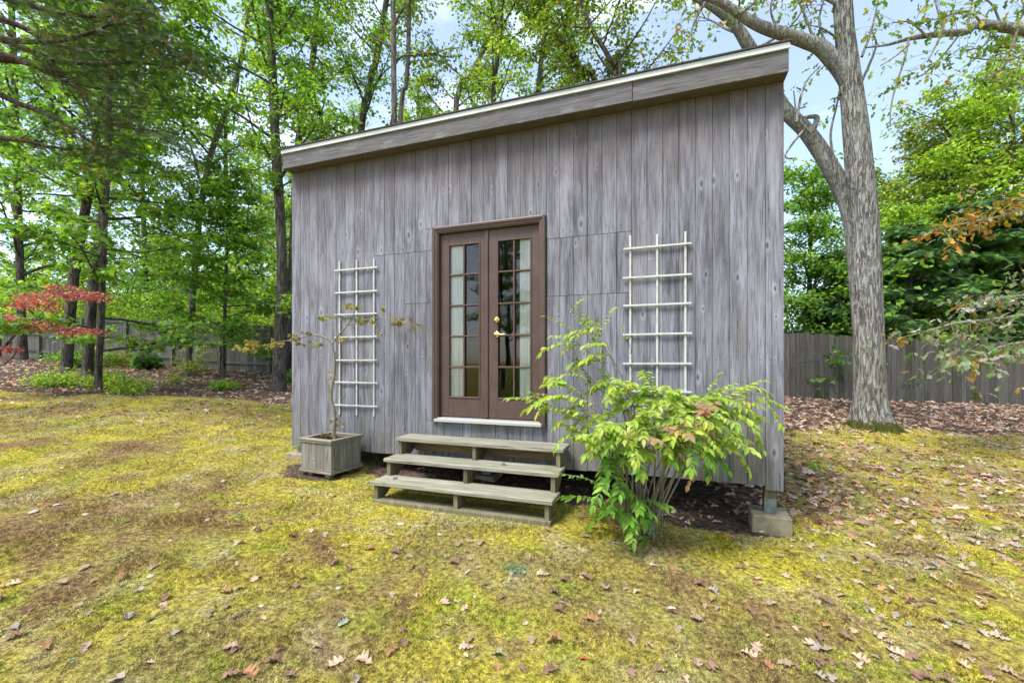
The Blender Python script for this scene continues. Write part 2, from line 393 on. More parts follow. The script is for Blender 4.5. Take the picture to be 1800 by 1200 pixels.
def bark(name, c0, c1, c2, sx=14.0, bump=0.9, moss=None):
    m, nt, b, out = nmat(name); n = N(nt)
    v = n.coords('Object', (1, 1, 0.16))
    ridge = n.noise(v, sx, 5, 0.6, 0.8)
    fur = n.ramp(ridge, [(0.38, 0.0), (0.54, 1.0)])
    lich = n.ramp(n.noise(n.coords('Object', (1, 1, 0.6)), 3.5, 6, 0.7), [(0.50, 0.0), (0.66, 1.0)])
    fine = n.noise(n.coords('Object', (1, 1, 0.4)), sx * 5, 3, 0.6)
    col = n.mix(fur, c0, c1); col = n.mix(n.math('MULTIPLY', lich, 0.75), col, c2)
    col = n.mix(0.6, col, n.ramp(fine, [(0.3, 0.5), (0.6, 1.0)]), 'MULTIPLY')
    if moss:
        z0, z1, mc = moss
        sep = n.new('ShaderNodeSeparateXYZ'); n.link(n.coords('Object'), sep.inputs[0])
        mr = n.new('ShaderNodeMapRange'); mr.inputs[1].default_value = z0; mr.inputs[2].default_value = z1
        mr.inputs[3].default_value = 1.0; mr.inputs[4].default_value = 0.0; n.link(sep.outputs[2], mr.inputs[0])
        mn = n.ramp(n.math('ADD', mr.outputs[0], n.math('MULTIPLY', n.math('SUBTRACT', n.noise(n.coords('Object'), 7, 5, 0.7), 0.5), 1.2)), [(0.45, 0.0), (0.6, 1.0)])
        col = n.mix(mn, col, mc)
    n.link(col, b.inputs['Base Color'])
    h = n.math('ADD', n.math('MULTIPLY', fur, 1.0), n.math('MULTIPLY', fine, 0.25))
    n.link(n.bump(h, bump, 0.03), b.inputs['Normal']); setp(b, Roughness=0.95); b.inputs['Specular IOR Level'].default_value = 0.15
    return m
M['bark_oak'] = bark('oak_bark', (0.105, 0.098, 0.088), (0.34, 0.328, 0.30), (0.42, 0.42, 0.385), 28.0, 1.0, (0.0, 0.30, (0.085, 0.095, 0.022)))
M['bark_limb'] = bark('oak_limb_bark', (0.14, 0.13, 0.118), (0.33, 0.315, 0.285), (0.40, 0.40, 0.365), 36.0, 0.8)
M['bark_dark'] = bark('dark_bark', (0.045, 0.039, 0.033), (0.135, 0.12, 0.10), (0.17, 0.17, 0.145), 22.0)
M['bark_grey'] = bark('grey_bark', (0.075, 0.066, 0.055), (0.20, 0.18, 0.155), (0.23, 0.23, 0.2), 18.0)
M['bark_red'] = bark('cedar_bark', (0.045, 0.032, 0.027), (0.12, 0.085, 0.07), (0.15, 0.135, 0.12), 24.0)
M['twig'] = bark('pale_twig', (0.14, 0.115, 0.08), (0.30, 0.26, 0.19), (0.32, 0.31, 0.26), 40.0, 0.4)

def ground_mat(name, blade=False):
    m, nt, b, out = nmat(name); n = N(nt)
    w = n.coords('World', (1, 1, 1))
    at = n.new('ShaderNodeAttribute'); at.attribute_name = 'Col'
    sepc = n.new('ShaderNodeSeparateColor'); n.link(at.outputs['Color'], sepc.inputs[0])
    soil = sepc.outputs[0]
    D = 2 if blade else 5
    big = n.noise(w, 0.75, D, 0.62, 0.3)
    mid = n.noise(w, 2.6, D, 0.68, 0.2)
    fine = n.noise(w, 30.0, min(D, 4), 0.72)
    grit = n.noise(w, 95.0, 4, 0.75)
    yel = (0.52, 0.45, 0.06); grn = (0.32, 0.37, 0.045); olive = (0.32, 0.27, 0.085); brown = (0.30, 0.195, 0.095); straw = (0.50, 0.43, 0.25)
    col = n.mix(n.ramp(big, [(0.40, 0.0), (0.60, 1.0)]), olive, yel)
    col = n.mix(n.ramp(mid, [(0.52, 0.0), (0.68, 0.9)]), col, grn)
    col = n.mix(n.ramp(n.noise(w, 1.7, D, 0.7, 0.5), [(0.52, 0.0), (0.68, 0.75)]), col, straw)
    br = n.ramp(n.math('ADD', n.noise(w, 1.15, D + 1, 0.72, 0.4), n.math('MULTIPLY', sepc.outputs[1], 0.10)), [(0.53, 0.0), (0.66, 0.92)])
    br2 = n.ramp(n.noise(w, 5.5, D, 0.78), [(0.55, 0.0), (0.68, 0.65)])
    col = n.mix(br, col, brown); col = n.mix(br2, col, (0.20, 0.13, 0.075))
    dirt = n.mix(n.ramp(n.noise(w, 14, 6, 0.7), [(0.38, 0.0), (0.64, 1.0)]), (0.070, 0.046, 0.034), (0.19, 0.135, 0.105))
    sm = n.ramp(n.math('ADD', soil, n.math('MULTIPLY', n.math('SUBTRACT', n.noise(w, 6, 6, 0.75), 0.5), 0.9)), [(0.42, 0.0), (0.58, 1.0)])
    col = n.mix(sm, col, dirt)
    v = n.ramp(fine, [(0.36, 0.36), (0.50, 0.95), (0.64, 1.5)])
    col = n.mix(0.9, col, v, 'MULTIPLY')
    if not blade:
        g = n.ramp(grit, [(0.36, 0.45), (0.62, 1.35)]); col = n.mix(0.8, col, g, 'MULTIPLY')
        fl = n.ramp(n.noise(w, 38.0, 3, 0.6), [(0.62, 0.0), (0.68, 0.7)]); col = n.mix(fl, col, (0.15, 0.085, 0.05))
        spk = n.ramp(n.noise(w, 55.0, 2, 0.5), [(0.72, 0.0), (0.76, 1.0)]); col = n.mix(n.math('MULTIPLY', spk, 0.55), col, (0.45, 0.38, 0.28))
        vo = n.new('ShaderNodeTexVoronoi', feature='SMOOTH_F1'); vo.inputs['Scale'].default_value = 13.0; vo.inputs['Smoothness'].default_value = 0.4
        wp = n.new('ShaderNodeMix', data_type='VECTOR'); wp.inputs[0].default_value = 0.12
        nz = n.new('ShaderNodeTexNoise'); nz.inputs['Scale'].default_value = 5.0; n.link(w, nz.inputs['Vector'])
        n.link(w, wp.inputs[4]); n.link(nz.outputs['Color'], wp.inputs[5]); n.link(wp.outputs[1], vo.inputs['Vector'])
        cush = n.math('SUBTRACT', 1.0, vo.outputs['Distance'])
        h = n.math('ADD', n.math('MULTIPLY', fine, 0.9), n.math('ADD', n.math('MULTIPLY', grit, 0.45), n.math('ADD', n.math('MULTIPLY', mid, 1.4), n.math('MULTIPLY', cush, 0.7))))
        n.link(n.bump(h, 1.0, 0.045), b.inputs['Normal'])
    n.link(col, b.inputs['Base Color']); setp(b, Roughness=0.95); b.inputs['Specular IOR Level'].default_value = 0.1
    if blade:
        bv = n.ramp(sepc.outputs[2], [(0.0, 0.55), (1.0, 1.5)]); col = n.mix(1.0, col, bv, 'MULTIPLY'); n.link(col, b.inputs['Base Color'])
        t = n.new('ShaderNodeBsdfTranslucent'); n.link(col, t.inputs[0])
        mx = n.new('ShaderNodeMixShader'); mx.inputs[0].default_value = 0.3
        n.link(b.outputs[0], mx.inputs[1]); n.link(t.outputs[0], mx.inputs[2]); n.link(mx.outputs[0], out.inputs[0])
    return m
M['ground'] = ground_mat('mossy_ground'); M['moss'] = ground_mat('moss_tuft', True)

# ------------------------------------------------------------------ ground
def litter_w(x, y):
    """how far bare soil and leaf litter have taken over from moss (0..1)"""
    x = np.asarray(x, float); y = np.asarray(y, float)
    wob = 0.5 * np.sin(1.1 * x + 0.4 * y) + 0.35 * np.sin(2.3 * y - 1.4 * x + 1) + 0.25 * np.sin(3.9 * x + 2.0 * y)
    right = sstep((y - 7.3 + 0.55 * wob - 0.10 * (x - 6)) / 1.7) * sstep((x - 1.5) / 1.0)
    back = sstep((y - (9.3 + 0.35 * wob)) / 1.3)
    # below the shed
    dx = x - WC[0]; dy = y - WC[1]; s = dx * WU[0] + dy * WU[1]; v = dx * WV[0] + dy * WV[1]
    under = 0.8 * sstep((s - 0.9) / 0.5) * sstep((5.75 - s) / 0.4) * sstep((v + 0.28 + 0.12 * wob) / 0.22) * sstep((5 - v) / 0.5)
    side = 0.5 * sstep((s - 5.35 + 0.1 * wob) / 0.2) * sstep((7.1 - s + 0.4 * wob) / 1.0) * sstep((v - 0.15) / 0.5) * sstep((9 - v) / 1)
    plant = 0.8 * np.exp(-(((s - 0.75) / 0.6) ** 2 + ((v + 0.35) / 0.42) ** 2))
    return np.clip(np.maximum.reduce([right, back, under, side, plant]), 0, 1)
def warp(n, lo, hi, c, k):
    t = np.linspace(-1, 1, n); u = np.sinh(k * t) / np.sinh(k)
    return np.where(u < 0, c + u * (c - lo), c + u * (hi - c))
gx = warp(300, -420, 420, 0.3, 6.2); gy = warp(300, -300, 600, 4.2, 6.2)
X, Yg = np.meshgrid(gx, gy); nx = len(gx)
Vg = np.stack([X.ravel(), Yg.ravel(), gz(X, Yg).ravel()], 1)
ii, jj = np.meshgrid(np.arange(len(gy) - 1), np.arange(nx - 1), indexing='ij')
Fg = np.stack([ii * nx + jj, ii * nx + jj + 1, (ii + 1) * nx + jj + 1, (ii + 1) * nx + jj], -1).reshape(-1, 4)
lw = litter_w(Vg[:, 0], Vg[:, 1])
def worn_w(x, y):
    """thin, worn moss: brown shows through"""
    g = lambda cx, cy, rx, ry: np.exp(-((x - cx) / rx) ** 2 - ((y - cy) / ry) ** 2)
    return np.clip(g(-3.1, 3.4, 1.3, 0.8) + 0.8 * g(-5.5, 5.2, 2.2, 1.2) + 0.6 * g(2.9, 2.6, 1.2, 0.5) + 0.7 * g(-7.5, 8.2, 3.5, 1.0) + 0.7 * g(-2.9, 2.4, 0.7, 0.4) + 0.6 * g(5.5, 6.2, 2.0, 0.8), 0, 1)
ww = worn_w(Vg[:, 0], Vg[:, 1])
ground = obj('ground', mesh('ground', Vg, Fg, np.stack([lw, ww, lw], 1), True), M['ground']); tag(ground, 'yellow green mossy ground with bare soil under the trees', None, None, 'structure')

# ------------------------------------------------------------------ the shed
Z0 = EYE - 1.085; Z1 = EYE + 2.39; SW = 5.452; DEPTH = 3.7
shed = thing('garden_shed', 'grey weathered board shed with brown french doors raised on short posts', 'shed', (WC[0], WC[1], 0), RZ)
DS0, DS1, DZ0, DZ1 = 2.05, 3.351, EYE - 0.669, EYE + 1.481
J1, J2 = EYE + 1.235, EYE + 0.652
nb = 39; bw = SW / nb; rb = random.Random(4)
sL1 = wall(665, 441)[0]; sL2 = wall(718, 533)[0]; sR = wall(1104, 410)[0]
def siding_piece(s0, s1, z0, z1, t=0.019):
    g = 0.0013; ch = 0.0028; j = rb.uniform(-0.0016, 0.0016); s0 += g; s1 -= g; z0 += 0.0022; z1 -= 0.0022
    if s1 - s0 < 0.012: return
    y0 = j; y1 = t
    dxl = rb.uniform(-0.0006, 0.0006)
    mb = MB().prism([(s0 + dxl, y1), (s0 + dxl, y0 + ch), (s0 + ch, y0), (s1 - ch, y0), (s1, y0 + ch), (s1, y1)], 2, z0, z1)
    mb.build('board', M['siding'], shed)
for i in range(nb):
    s0, s1 = i * bw, (i + 1) * bw; sm = (s0 + s1) / 2
    zb = Z0 + rb.uniform(-0.004, 0.004) - (0.03 if i == nb - 1 else 0)
    cuts = []
    if sL1 < sm < DS0 + 0.1: cuts.append(J1)
    if sL2 < sm < DS0 + 0.1: cuts.append(J2)
    if DS1 - 0.1 < sm < sR: cuts += [J1, J2]
    def column(a, b, z0, z1):
        zs = [z0] + [c for c in sorted(cuts) if z0 < c < z1] + [z1]
        for p, q in zip(zs[:-1], zs[1:]): siding_piece(a, b, p, q)
    if s1 <= DS0 or s0 >= DS1: column(s0, s1, zb, Z1)
    else:
        siding_piece(s0, s1, zb, DZ0); siding_piece(s0, s1, DZ1, Z1)
        if s0 < DS0: column(s0, DS0, DZ0, DZ1)
        if s1 > DS1: column(DS1, s1, DZ0, DZ1)
# sheathing behind the boards, with the door hole left open
mb = MB()
mb.box(0.01, DS0 - 0.0, 0.0195, 0.09, Z0 + 0.02, Z1); mb.box(DS1, SW - 0.01, 0.0195, 0.09, Z0 + 0.02, Z1)
mb.box(DS0 + 0.001, DS1 - 0.001, 0.0195, 0.09, Z0 + 0.02, DZ0 - 0.02); mb.box(DS0 + 0.001, DS1 - 0.001, 0.0195, 0.09, DZ1 + 0.005, Z1 - 0.001)
mb.build('sheathing', M['dark'], shed)
MB().box(-0.005, 0.05, 0.092, DEPTH, Z0, Z1 - 0.02).build('side_wall', M['siding'], shed)
MB().box(SW - 0.05, SW + 0.005, 0.092, DEPTH, Z0, Z1 - 0.02).build('side_wall', M['siding'], shed)
MB().box(-0.004, SW + 0.004, DEPTH + 0.001, DEPTH + 0.06, Z0, Z1 - 0.02).build('back_wall', M['siding'], shed)
MB().box(0.06, SW - 0.06, 0.1, DEPTH - 0.01, Z0 + 0.17, Z0 + 0.2).build('floor', M['inside'], shed)
MB().box(0.06, SW - 0.06, DEPTH - 0.03, DEPTH - 0.008, Z0 + 0.21, Z1 - 0.1).build('inner_back_wall', M['inside'], shed)
for k in range(7): MB().box(0.06 + k * (SW - 0.16) / 6, 0.10 + k * (SW - 0.16) / 6, 0.1, DEPTH - 0.02, Z0 + 0.01, Z0 + 0.168).build('floor_joist', M['post'], shed)
# roof edge
OV = 0.14
zf1 = Z1 + 0.005 + 0.178; s_split = wall(1111.6, 180, OV)[0]
MB().box(-0.004, SW + 0.004, -OV + 0.022, 0.10, Z1 + 0.002, Z1 + 0.02).build('soffit', M['soffit'], shed)
MB().box(-0.003, s_split - 0.002, -OV, -OV + 0.021, Z1, zf1, 0.003).build('fascia', M['fascia'], shed)
MB().box(s_split + 0.002, SW + 0.003, -OV + 0.001, -OV + 0.022, Z1 - 0.003, zf1, 0.003).build('fascia', M['fascia'], shed)
MB().box(-0.010, SW + 0.010, -OV - 0.019, -OV - 0.0005, zf1 - 0.006, zf1 + 0.043, 0.002).build('drip_edge', M['drip'], shed)
for s_ in (-0.008, SW - 0.013): MB().box(s_, s_ + 0.021, -OV + 0.023, DEPTH + 0.1, Z1 + 0.021, zf1 + 0.02).build('rake_board', M['fascia'], shed)
mb = MB(); v0 = -OV - 0.032; 
for k in range(4):
    mb.box(-0.018 - 0.004 * (k % 2), SW + 0.02 + 0.003 * (k % 2), v0 + 0.003 * k, DEPTH + 0.14, zf1 + 0.046 + 0.0045 * k, zf1 + 0.050 + 0.0045 * k)
mb.build('roof', M['shingle'], shed)
# door: casing, jamb, threshold
CW = 0.058
mb = MB()
prof = [(0.0, 0.0), (0.0, -0.030), (0.012, -0.036), (0.030, -0.034), (0.036, -0.026), (CW, -0.022), (CW, 0.0)]
mb.prism([(DS0 + a, y) for a, y in prof], 2, DZ0, DZ1 - 0.001); cl = mb.build('casing', M['brown'], shed)
mb = MB().prism([(DS1 - a, y) for a, y in prof], 2, DZ0, DZ1 - 0.001); mb.build('casing', M['brown'], shed)
mb = MB().prism([(y, DZ1 - a) for a, y in prof], 0, DS0 - 0.001, DS1 + 0.001); mb.build('casing', M['brown'], shed)
OD0, OD1 = DS0 + CW - 0.01, DS1 - CW + 0.01
for a, b in ((OD0 - 0.045, OD0 + 0.024), (OD1 - 0.024, OD1 + 0.045)): MB().box(a, b, -0.014, 0.10, DZ0 + 0.004, DZ1 - CW + 0.02, 0.002).build('door_jamb', M['brown'], shed)
MB().box(OD0 + 0.0245, OD1 - 0.0245, -0.0135, 0.10, DZ1 - CW - 0.014, DZ1 - CW + 0.018, 0.002).build('door_jamb', M['brown'], shed)
mb = MB().prism([(-0.055, DZ0 + 0.002), (-0.055, DZ0 + 0.026), (-0.046, DZ0 + 0.030), (-0.018, DZ0 + 0.031), (-0.017, DZ0 + 0.042), (0.10, DZ0 + 0.052), (0.10, DZ0 + 0.002)], 0, OD0 - 0.012, OD1 + 0.012)
mb.build('threshold', M['alu'], shed)
D0, D1 = OD0 + 0.026, OD1 - 0.026; DM = (D0 + D1) / 2; dzb, dzt = DZ0 + 0.056, DZ1 - CW - 0.017
gz0, gz1 = EYE - 0.405, EYE + 1.283
def leaf_door(a, b, g0, g1, label):
    d = MB()
    yf, yb = 0.028, 0.070
    d.box(a, g0, yf, yb, dzb, dzt, 0.002); d.box(g1, b, yf, yb, dzb, dzt, 0.002)
    d.box(g0 + 0.0005, g1 - 0.0005, yf + 0.0005, yb - 0.0005, dzb, gz0, 0.0015); d.box(g0 + 0.0005, g1 - 0.0005, yf + 0.0005, yb - 0.0005, gz1, dzt, 0.0015)
    do = d.build('door', M['brown'], shed); do['label'] = label
    # raised stop round the glass
    st = MB(); e = 0.013
    st.box(g0 - 0.004, g0 + e, yf - 0.008, yf + 0.02, gz0 + 0.0, gz1, 0.003); st.box(g1 - e, g1 + 0.004, yf - 0.008, yf + 0.02, gz0, gz1, 0.003)
    st.box(g0 + e + 0.0005, g1 - e - 0.0005, yf - 0.0075, yf + 0.02, gz1 - e, gz1 + 0.004, 0.003); st.box(g0 + e + 0.0005, g1 - e - 0.0005, yf - 0.0075, yf + 0.02, gz0 - 0.004, gz0 + e, 0.003)
    st.build('glazing_stop', M['brown'], do)
    gm = (g0 + g1) / 2
    MB().box(gm - 0.0095, gm + 0.0095, yf - 0.006, yf + 0.022, gz0 + e + 0.001, gz1 - e - 0.001, 0.003).build('muntin', M['brown'], do)
    dz = (gz1 - gz0) / 5
    for k in range(1, 5):
        for (p, q) in ((g0 + e + 0.0005, gm - 0.010), (gm + 0.010, g1 - e - 0.0005)):
            MB().box(p, q, yf - 0.0055, yf + 0.022, gz0 + k * dz - 0.009, gz0 + k * dz + 0.009, 0.003).build('muntin', M['brown'], do)
    for k in range(5):
        for (p, q) in ((g0 + 0.002, gm - 0.001), (gm + 0.001, g1 - 0.002)):
            ti = rb.uniform(-0.0012, 0.0012)
            mb = MB(); z0_, z1_ = gz0 + k * dz + 0.001, gz0 + (k + 1) * dz - 0.001
            mb.add([(p, 0.0500 + ti, z0_), (q, 0.0500, z0_), (q, 0.0500 - ti, z1_), (p, 0.0500, z1_)], [(0, 1, 2, 3)])
            mb.build('pane', M['glass'], do, fix=False)
    return do
wd = DM - D0
dl = leaf_door(D0, DM - 0.003, D0 + 0.100, DM - 0.095, 'brown glazed door without hardware')
dr = leaf_door(DM + 0.003, D1, DM + 0.105, D1 - 0.090, 'brown glazed door with brass lever and deadbolt')
MB().box(DM - 0.030, DM + 0.006, 0.012, 0.0275, dzb, dzt - 0.001, 0.004).build('astragal', M['brown'], shed)
hs = wall(870.6, 570)[0] + 0.008; zdb, zlv = EYE + 0.437, EYE + 0.282
MB().lathe([(0.034, 0.0), (0.034, -0.006), (0.028, -0.014), (0.022, -0.016), (0.021, -0.030), (0.017, -0.032)], (hs, 0.028, zdb)).build('deadbolt', M['brass'], dr, True)
lv = MB().lathe([(0.035, 0.0), (0.035, -0.005), (0.029, -0.012), (0.015, -0.016), (0.012, -0.045), (0.016, -0.05), (0.014, -0.062), (0.006, -0.066)], (hs, 0.028, zlv))
Vt, Ft = tube(spline([(hs, -0.027, zlv), (hs + 0.03, -0.033, zlv - 0.002), (hs + 0.07, -0.032, zlv - 0.006), (hs + 0.105, -0.027, zlv - 0.004)], 10), np.linspace(0.012, 0.008, 10), 10)
lv.add(Vt, Ft); lv.build('lever_handle', M['brass'], dr, True)
mb = MB()
for i in range(nb):
    for zz in (Z0 + 0.10, EYE + 0.02, EYE + 1.30, Z1 - 0.12):
        for f in (0.25, 0.75):
            s = (i + f) * bw + rb.uniform(-0.008, 0.008); z = zz + rb.uniform(-0.015, 0.015)
            if DS0 - 0.02 < s < DS1 + 0.02 and DZ0 < z < DZ1 + 0.03: continue
            mb.add([(s + 0.0042 * math.cos(k * 1.047), -0.0024, z + 0.0042 * math.sin(k * 1.047)) for k in range(6)] + [(s + 0.0042 * math.cos(k * 1.047), 0.002, z + 0.0042 * math.sin(k * 1.047)) for k in range(6)],
                   [(0, 1, 2, 3, 4, 5)] + [(k, k + 6, (k + 1) % 6 + 6, (k + 1) % 6) for k in range(6)])
mb.build('nails', M['nail'], shed)['kind'] = 'stuff'
# foundation posts
def post(s, y, zt, wdt=0.09):
    p = W2(s, y, 0); zb = float(gz(p[0], p[1]))
    return p, zb
def footing(s, y, top, w, hgt, label, visible_post=True, rot=0.0, pw=0.088):
    p = W2(s, y, 0)
    mb = MB(); h = w / 2
    mb.box(-h, h, -h, h, -hgt, 0, 0.008)
    o = mb.build('concrete_block', M['concrete']); o.location = (p[0], p[1], top); o.rotation_euler = (0, 0, RZ + rot)
    tag(o, label, 'concrete block', 'concrete footing blocks')
    q = MB().box(s - pw / 2, s + pw / 2, y - pw / 2, y + pw / 2, top + 0.002, Z0 + 0.10, 0.003).build('post', M['post'], shed)
    br = MB(); e = pw / 2 + 0.003
    br.box(s - e, s + e, y - e, y - e + 0.0025, top + 0.035, top + 0.125); br.box(s - e, s + e, y + e - 0.0025, y + e, top + 0.035, top + 0.125)
    br.box(s - e - 0.001, s + e + 0.001, y - e - 0.001, y + e + 0.001, top + 0.0005, top + 0.034, 0.002)
    br.build('post_bracket', M['steel'], q)
sr, _ = wall(1358, 880, -0.05)
p = W2(sr - 0.04, 0.10, 0)
footing(SW - 0.095, 0.085, EYE - 1.325, 0.30, 0.20, 'speckled concrete block under the open corner post beside the bright bush', rot=-0.05)
footing(0.10, 0.09, EYE - 1.165, 0.30, 0.2, 'concrete block mostly hidden behind the wooden planter box')
sm_, _ = wall(857, 830, -0.35)
footing(sm_, 0.35, EYE - 1.30, 0.27, 0.16, 'concrete block seen through the gap between the wooden steps')
for s_ in (0.1, 2.7, SW - 0.1):
    p = W2(s_, DEPTH - 0.1, 0); t = float(gz(p[0], p[1])) + 0.07
    if t < Z0: footing(s_, DEPTH - 0.1, t, 0.28, 0.2, 'concrete block in the dark under the rear of the shed')
# curtains inside the doors
def curtain(s0, s1, label, seed, gather=0.0):
    r = random.Random(seed); n = 40; zs = np.linspace(gz0 - 0.10, gz1 + 0.12, 14)
    V = []; 
    for z in zs:
        k = (z - zs[0]) / (zs[-1] - zs[0])
        for i in range(n):
            u = i / (n - 1); w = s0 + (s1 - s0) * u
            V.append((w + gather * (u if gather < 0 else (1 - u)) * (k ** 3) * 1.0, 0.066 + 0.006 * math.sin(u * 21 + seed) + 0.004 * math.sin(u * 47 + 3 * k + seed), z))
    Fs = [(j * n + i, j * n + i + 1, (j + 1) * n + i + 1, (j + 1) * n + i) for j in range(len(zs) - 1) for i in range(n - 1)]
    o = obj('curtain', mesh('curtain', V, Fs, None, True), M['curtain'], None, (WC[0], WC[1], 0), (0, 0, RZ)); tag(o, label, 'curtain', 'white curtains behind the doors')
gl0, gl1 = D0 + 0.100, DM - 0.095; gr0, gr1 = DM + 0.105, D1 - 0.090
curtain(gl0 - 0.07, gl0 + (gl1 - gl0) * 0.47, 'white curtain hanging behind the door leaf without hardware', 2)
curtain(gr1 - (gr1 - gr0) * 0.36, gr1 + 0.07, 'white curtain hanging behind the door leaf with the brass lever', 5, -0.0)
MB().box(DS0 - 0.1, DS1 + 0.1, 0.060, 0.072, gz1 + 0.118, gz1 + 0.134).build('curtain_rod', M['steel'], shed)

# ------------------------------------------------------------------ trellises on the wall
def trellis(posts, ztops, zbots, bars, s0, s1, label):
    """posts: list of s; bars: list of z"""
    t = thing('trellis', label, 'trellis', (WC[0], WC[1], 0), RZ, 'white trellises on the shed front')
    r = random.Random(len(bars))
    for s, zt, zb in zip(posts, ztops, zbots):
        MB().box(s - 0.0095, s + 0.0095, -0.016, -0.002, zb, zt, 0.0015).build('upright', M['white'], t)
    for z in bars:
        d = r.uniform(-0.004, 0.004)
        mb = MB().box(s0 + r.uniform(-0.004, 0.004), s1 + r.uniform(-0.004, 0.004), -0.033, -0.0165, -0.0085, 0.0085, 0.0015)
        V = [(x, y, zz + z + d * (x - s0) / (s1 - s0)) for x, y, zz in mb.V]; mb.V = V
        o = mb.build('crossbar', M['white'], t)
        for s in posts:
            pass
    return t
lp = [wall(x, 600, .01)[0] for x in (597, 627, 657.3)]
tb = [wall(627, y, .03)[1] for y in (472.3, 512.5, 551.5, 592, 632.8, 672, 713)]
trellis(lp, [wall(597, 459, .01)[1], wall(627, 457, .01)[1], wall(657, 455, .01)[1]], [wall(597, 728.5, .01)[1], wall(627, 730, .01)[1], wall(657, 731.5, .01)[1]],
        tb, wall(588.3, 600, .03)[0], wall(663, 600, .03)[0], 'white lattice trellis of three uprights on the wall above the planter box')
rp = [wall(x, 600, .01)[0] for x in (1108, 1155.2, 1204.8)]
tb = [wall(1155, y, .03)[1] for y in (432.8, 485, 535, 587, 639, 688)]
trellis(rp, [wall(1108, 414, .01)[1], wall(1155, 411.5, .01)[1], wall(1205, 407, .01)[1]], [wall(1108, 712, .01)[1]] * 3, tb,
        wall(1095, 600, .03)[0], wall(1216, 600, .03)[0], 'white lattice trellis on the wall rising behind the bright bush')

# ------------------------------------------------------------------ steps
steps = thing('wooden_steps', 'three tread mossy wooden steps leading up to the brown doors', 'steps', (WC[0], WC[1], 0), RZ)
SA, SB = 1.79, 3.612
tz = [EYE - 0.812, EYE - 0.990, EYE - 1.167]; yf = [-0.355, -0.555, -0.765]; TT = 0.038
for z, y in zip(tz, yf):
    MB().box(SA, SB, y, y + 0.285, z - TT, z, 0.005).build('tread', M['tread'], steps)
zb = 0.206
side = [(-0.02, tz[0] - TT - 0.001), (yf[0] + 0.02, tz[0] - TT - 0.001), (yf[0] + 0.02, tz[1] - TT - 0.001), (yf[1] + 0.02, tz[1] - TT - 0.001), (yf[1] + 0.02, tz[2] - TT - 0.001),
        (yf[2] + 0.025, tz[2] - TT - 0.001), (yf[2] + 0.025, zb), (yf[2] + 0.16, zb), (-0.17, tz[1] - 0.03), (-0.02, tz[0] - 0.13)]
for s in (SA + 0.03, (SA + SB) / 2 - 0.02, SB - 0.075):
    MB().prism(side, 0, s, s + 0.04).build('stringer', M['stringer'], steps)
MB().box(SA + 0.02, SB - 0.02, yf[2] + 0.0, yf[2] + 0.14, zb - 0.075, zb - 0.001, 0.004).build('ground_sill', M['stringer'], steps)
MB().box(SA + 0.075, SB - 0.08, -0.085, -0.048, tz[0] - 0.175, tz[0] - TT - 0.002, 0.003).build('back_board', M['brownwood'], steps)

# ------------------------------------------------------------------ planter box with a small bare tree
PC = np.array([-1.933, 4.62]); pa = math.radians(25)
PU = np.array([math.cos(pa), -math.sin(pa)]); PVv = np.array([math.sin(pa), math.cos(pa)])
pl_o = PC - PU * 0.49
pz = 0.315; PH = 0.365
planter = thing('planter_box', 'square weathered wooden planter box standing against the shed corner', 'planter', (pl_o[0], pl_o[1], pz), -pa)
L = 0.49; D_ = 0.46
for k in range(4):
    w = (L - 0.03) / 4
    MB().box(0.015 + k * w + 0.001, 0.015 + (k + 1) * w - 0.001, 0.015, 0.034, 0.03, PH - 0.03, 0.002).build('board', M['planter'], planter)
    MB().box(0.015 + k * w + 0.001, 0.015 + (k + 1) * w - 0.001, D_ - 0.034, D_ - 0.015, 0.03, PH - 0.03, 0.002).build('board', M['planter'], planter)
    w2 = (D_ - 0.07) / 4
    for x0 in (0.015, L - 0.034):
        MB().box(x0, x0 + 0.019, 0.035 + k * w2 + 0.001, 0.035 + (k + 1) * w2 - 0.001, 0.03, PH - 0.03, 0.002).build('board', M['planter'], planter)
for zz, hh, o_, i_ in ((PH - 0.031, 0.022, 0.0, 0.05), (PH - 0.008, 0.02, -0.008, 0.055), (0.006, 0.026, -0.004, 0.03), (0.034, 0.012, 0.004, 0.0145)):
    nm = 'rim' if zz > 0.1 else 'base_trim'
    MB().box(o_, L - o_, o_, i_, zz, zz + hh, 0.003).build(nm, M['planter_rim'], planter)
    MB().box(o_, L - o_, D_ - i_, D_ - o_, zz, zz + hh, 0.003).build(nm, M['planter_rim'], planter)
    MB().box(o_, i_, i_ + 0.0005, D_ - i_ - 0.0005, zz + 0.0005, zz + hh - 0.0005, 0.003).build(nm, M['planter_rim'], planter)
    MB().box(L - i_, L - o_, i_ + 0.0005, D_ - i_ - 0.0005, zz + 0.0005, zz + hh - 0.0005, 0.003).build(nm, M['planter_rim'], planter)
for x in (0.08, L - 0.15):
    for y in (0.05, D_ - 0.12):
        w_ = pl_o + PU * x + PVv * y
        MB().box(x, x + 0.07, y, y + 0.07, float(gz(w_[0], w_[1])) - pz - 0.03, 0.0055).build('foot', M['planter_rim'], planter)
n = 14; V = []; r_ = random.Random(8)
for j in range(n):
    for i in range(n):
        V.append((0.035 + (L - 0.07) * i / (n - 1), 0.035 + (D_ - 0.07) * j / (n - 1), PH - 0.10 + r_.uniform(-0.012, 0.012)))
obj('soil', mesh('soil', V, [(j * n + i, j * n + i + 1, (j + 1) * n + i + 1, (j + 1) * n + i) for j in range(n - 1) for i in range(n - 1)], None, True), M['soil'], planter)

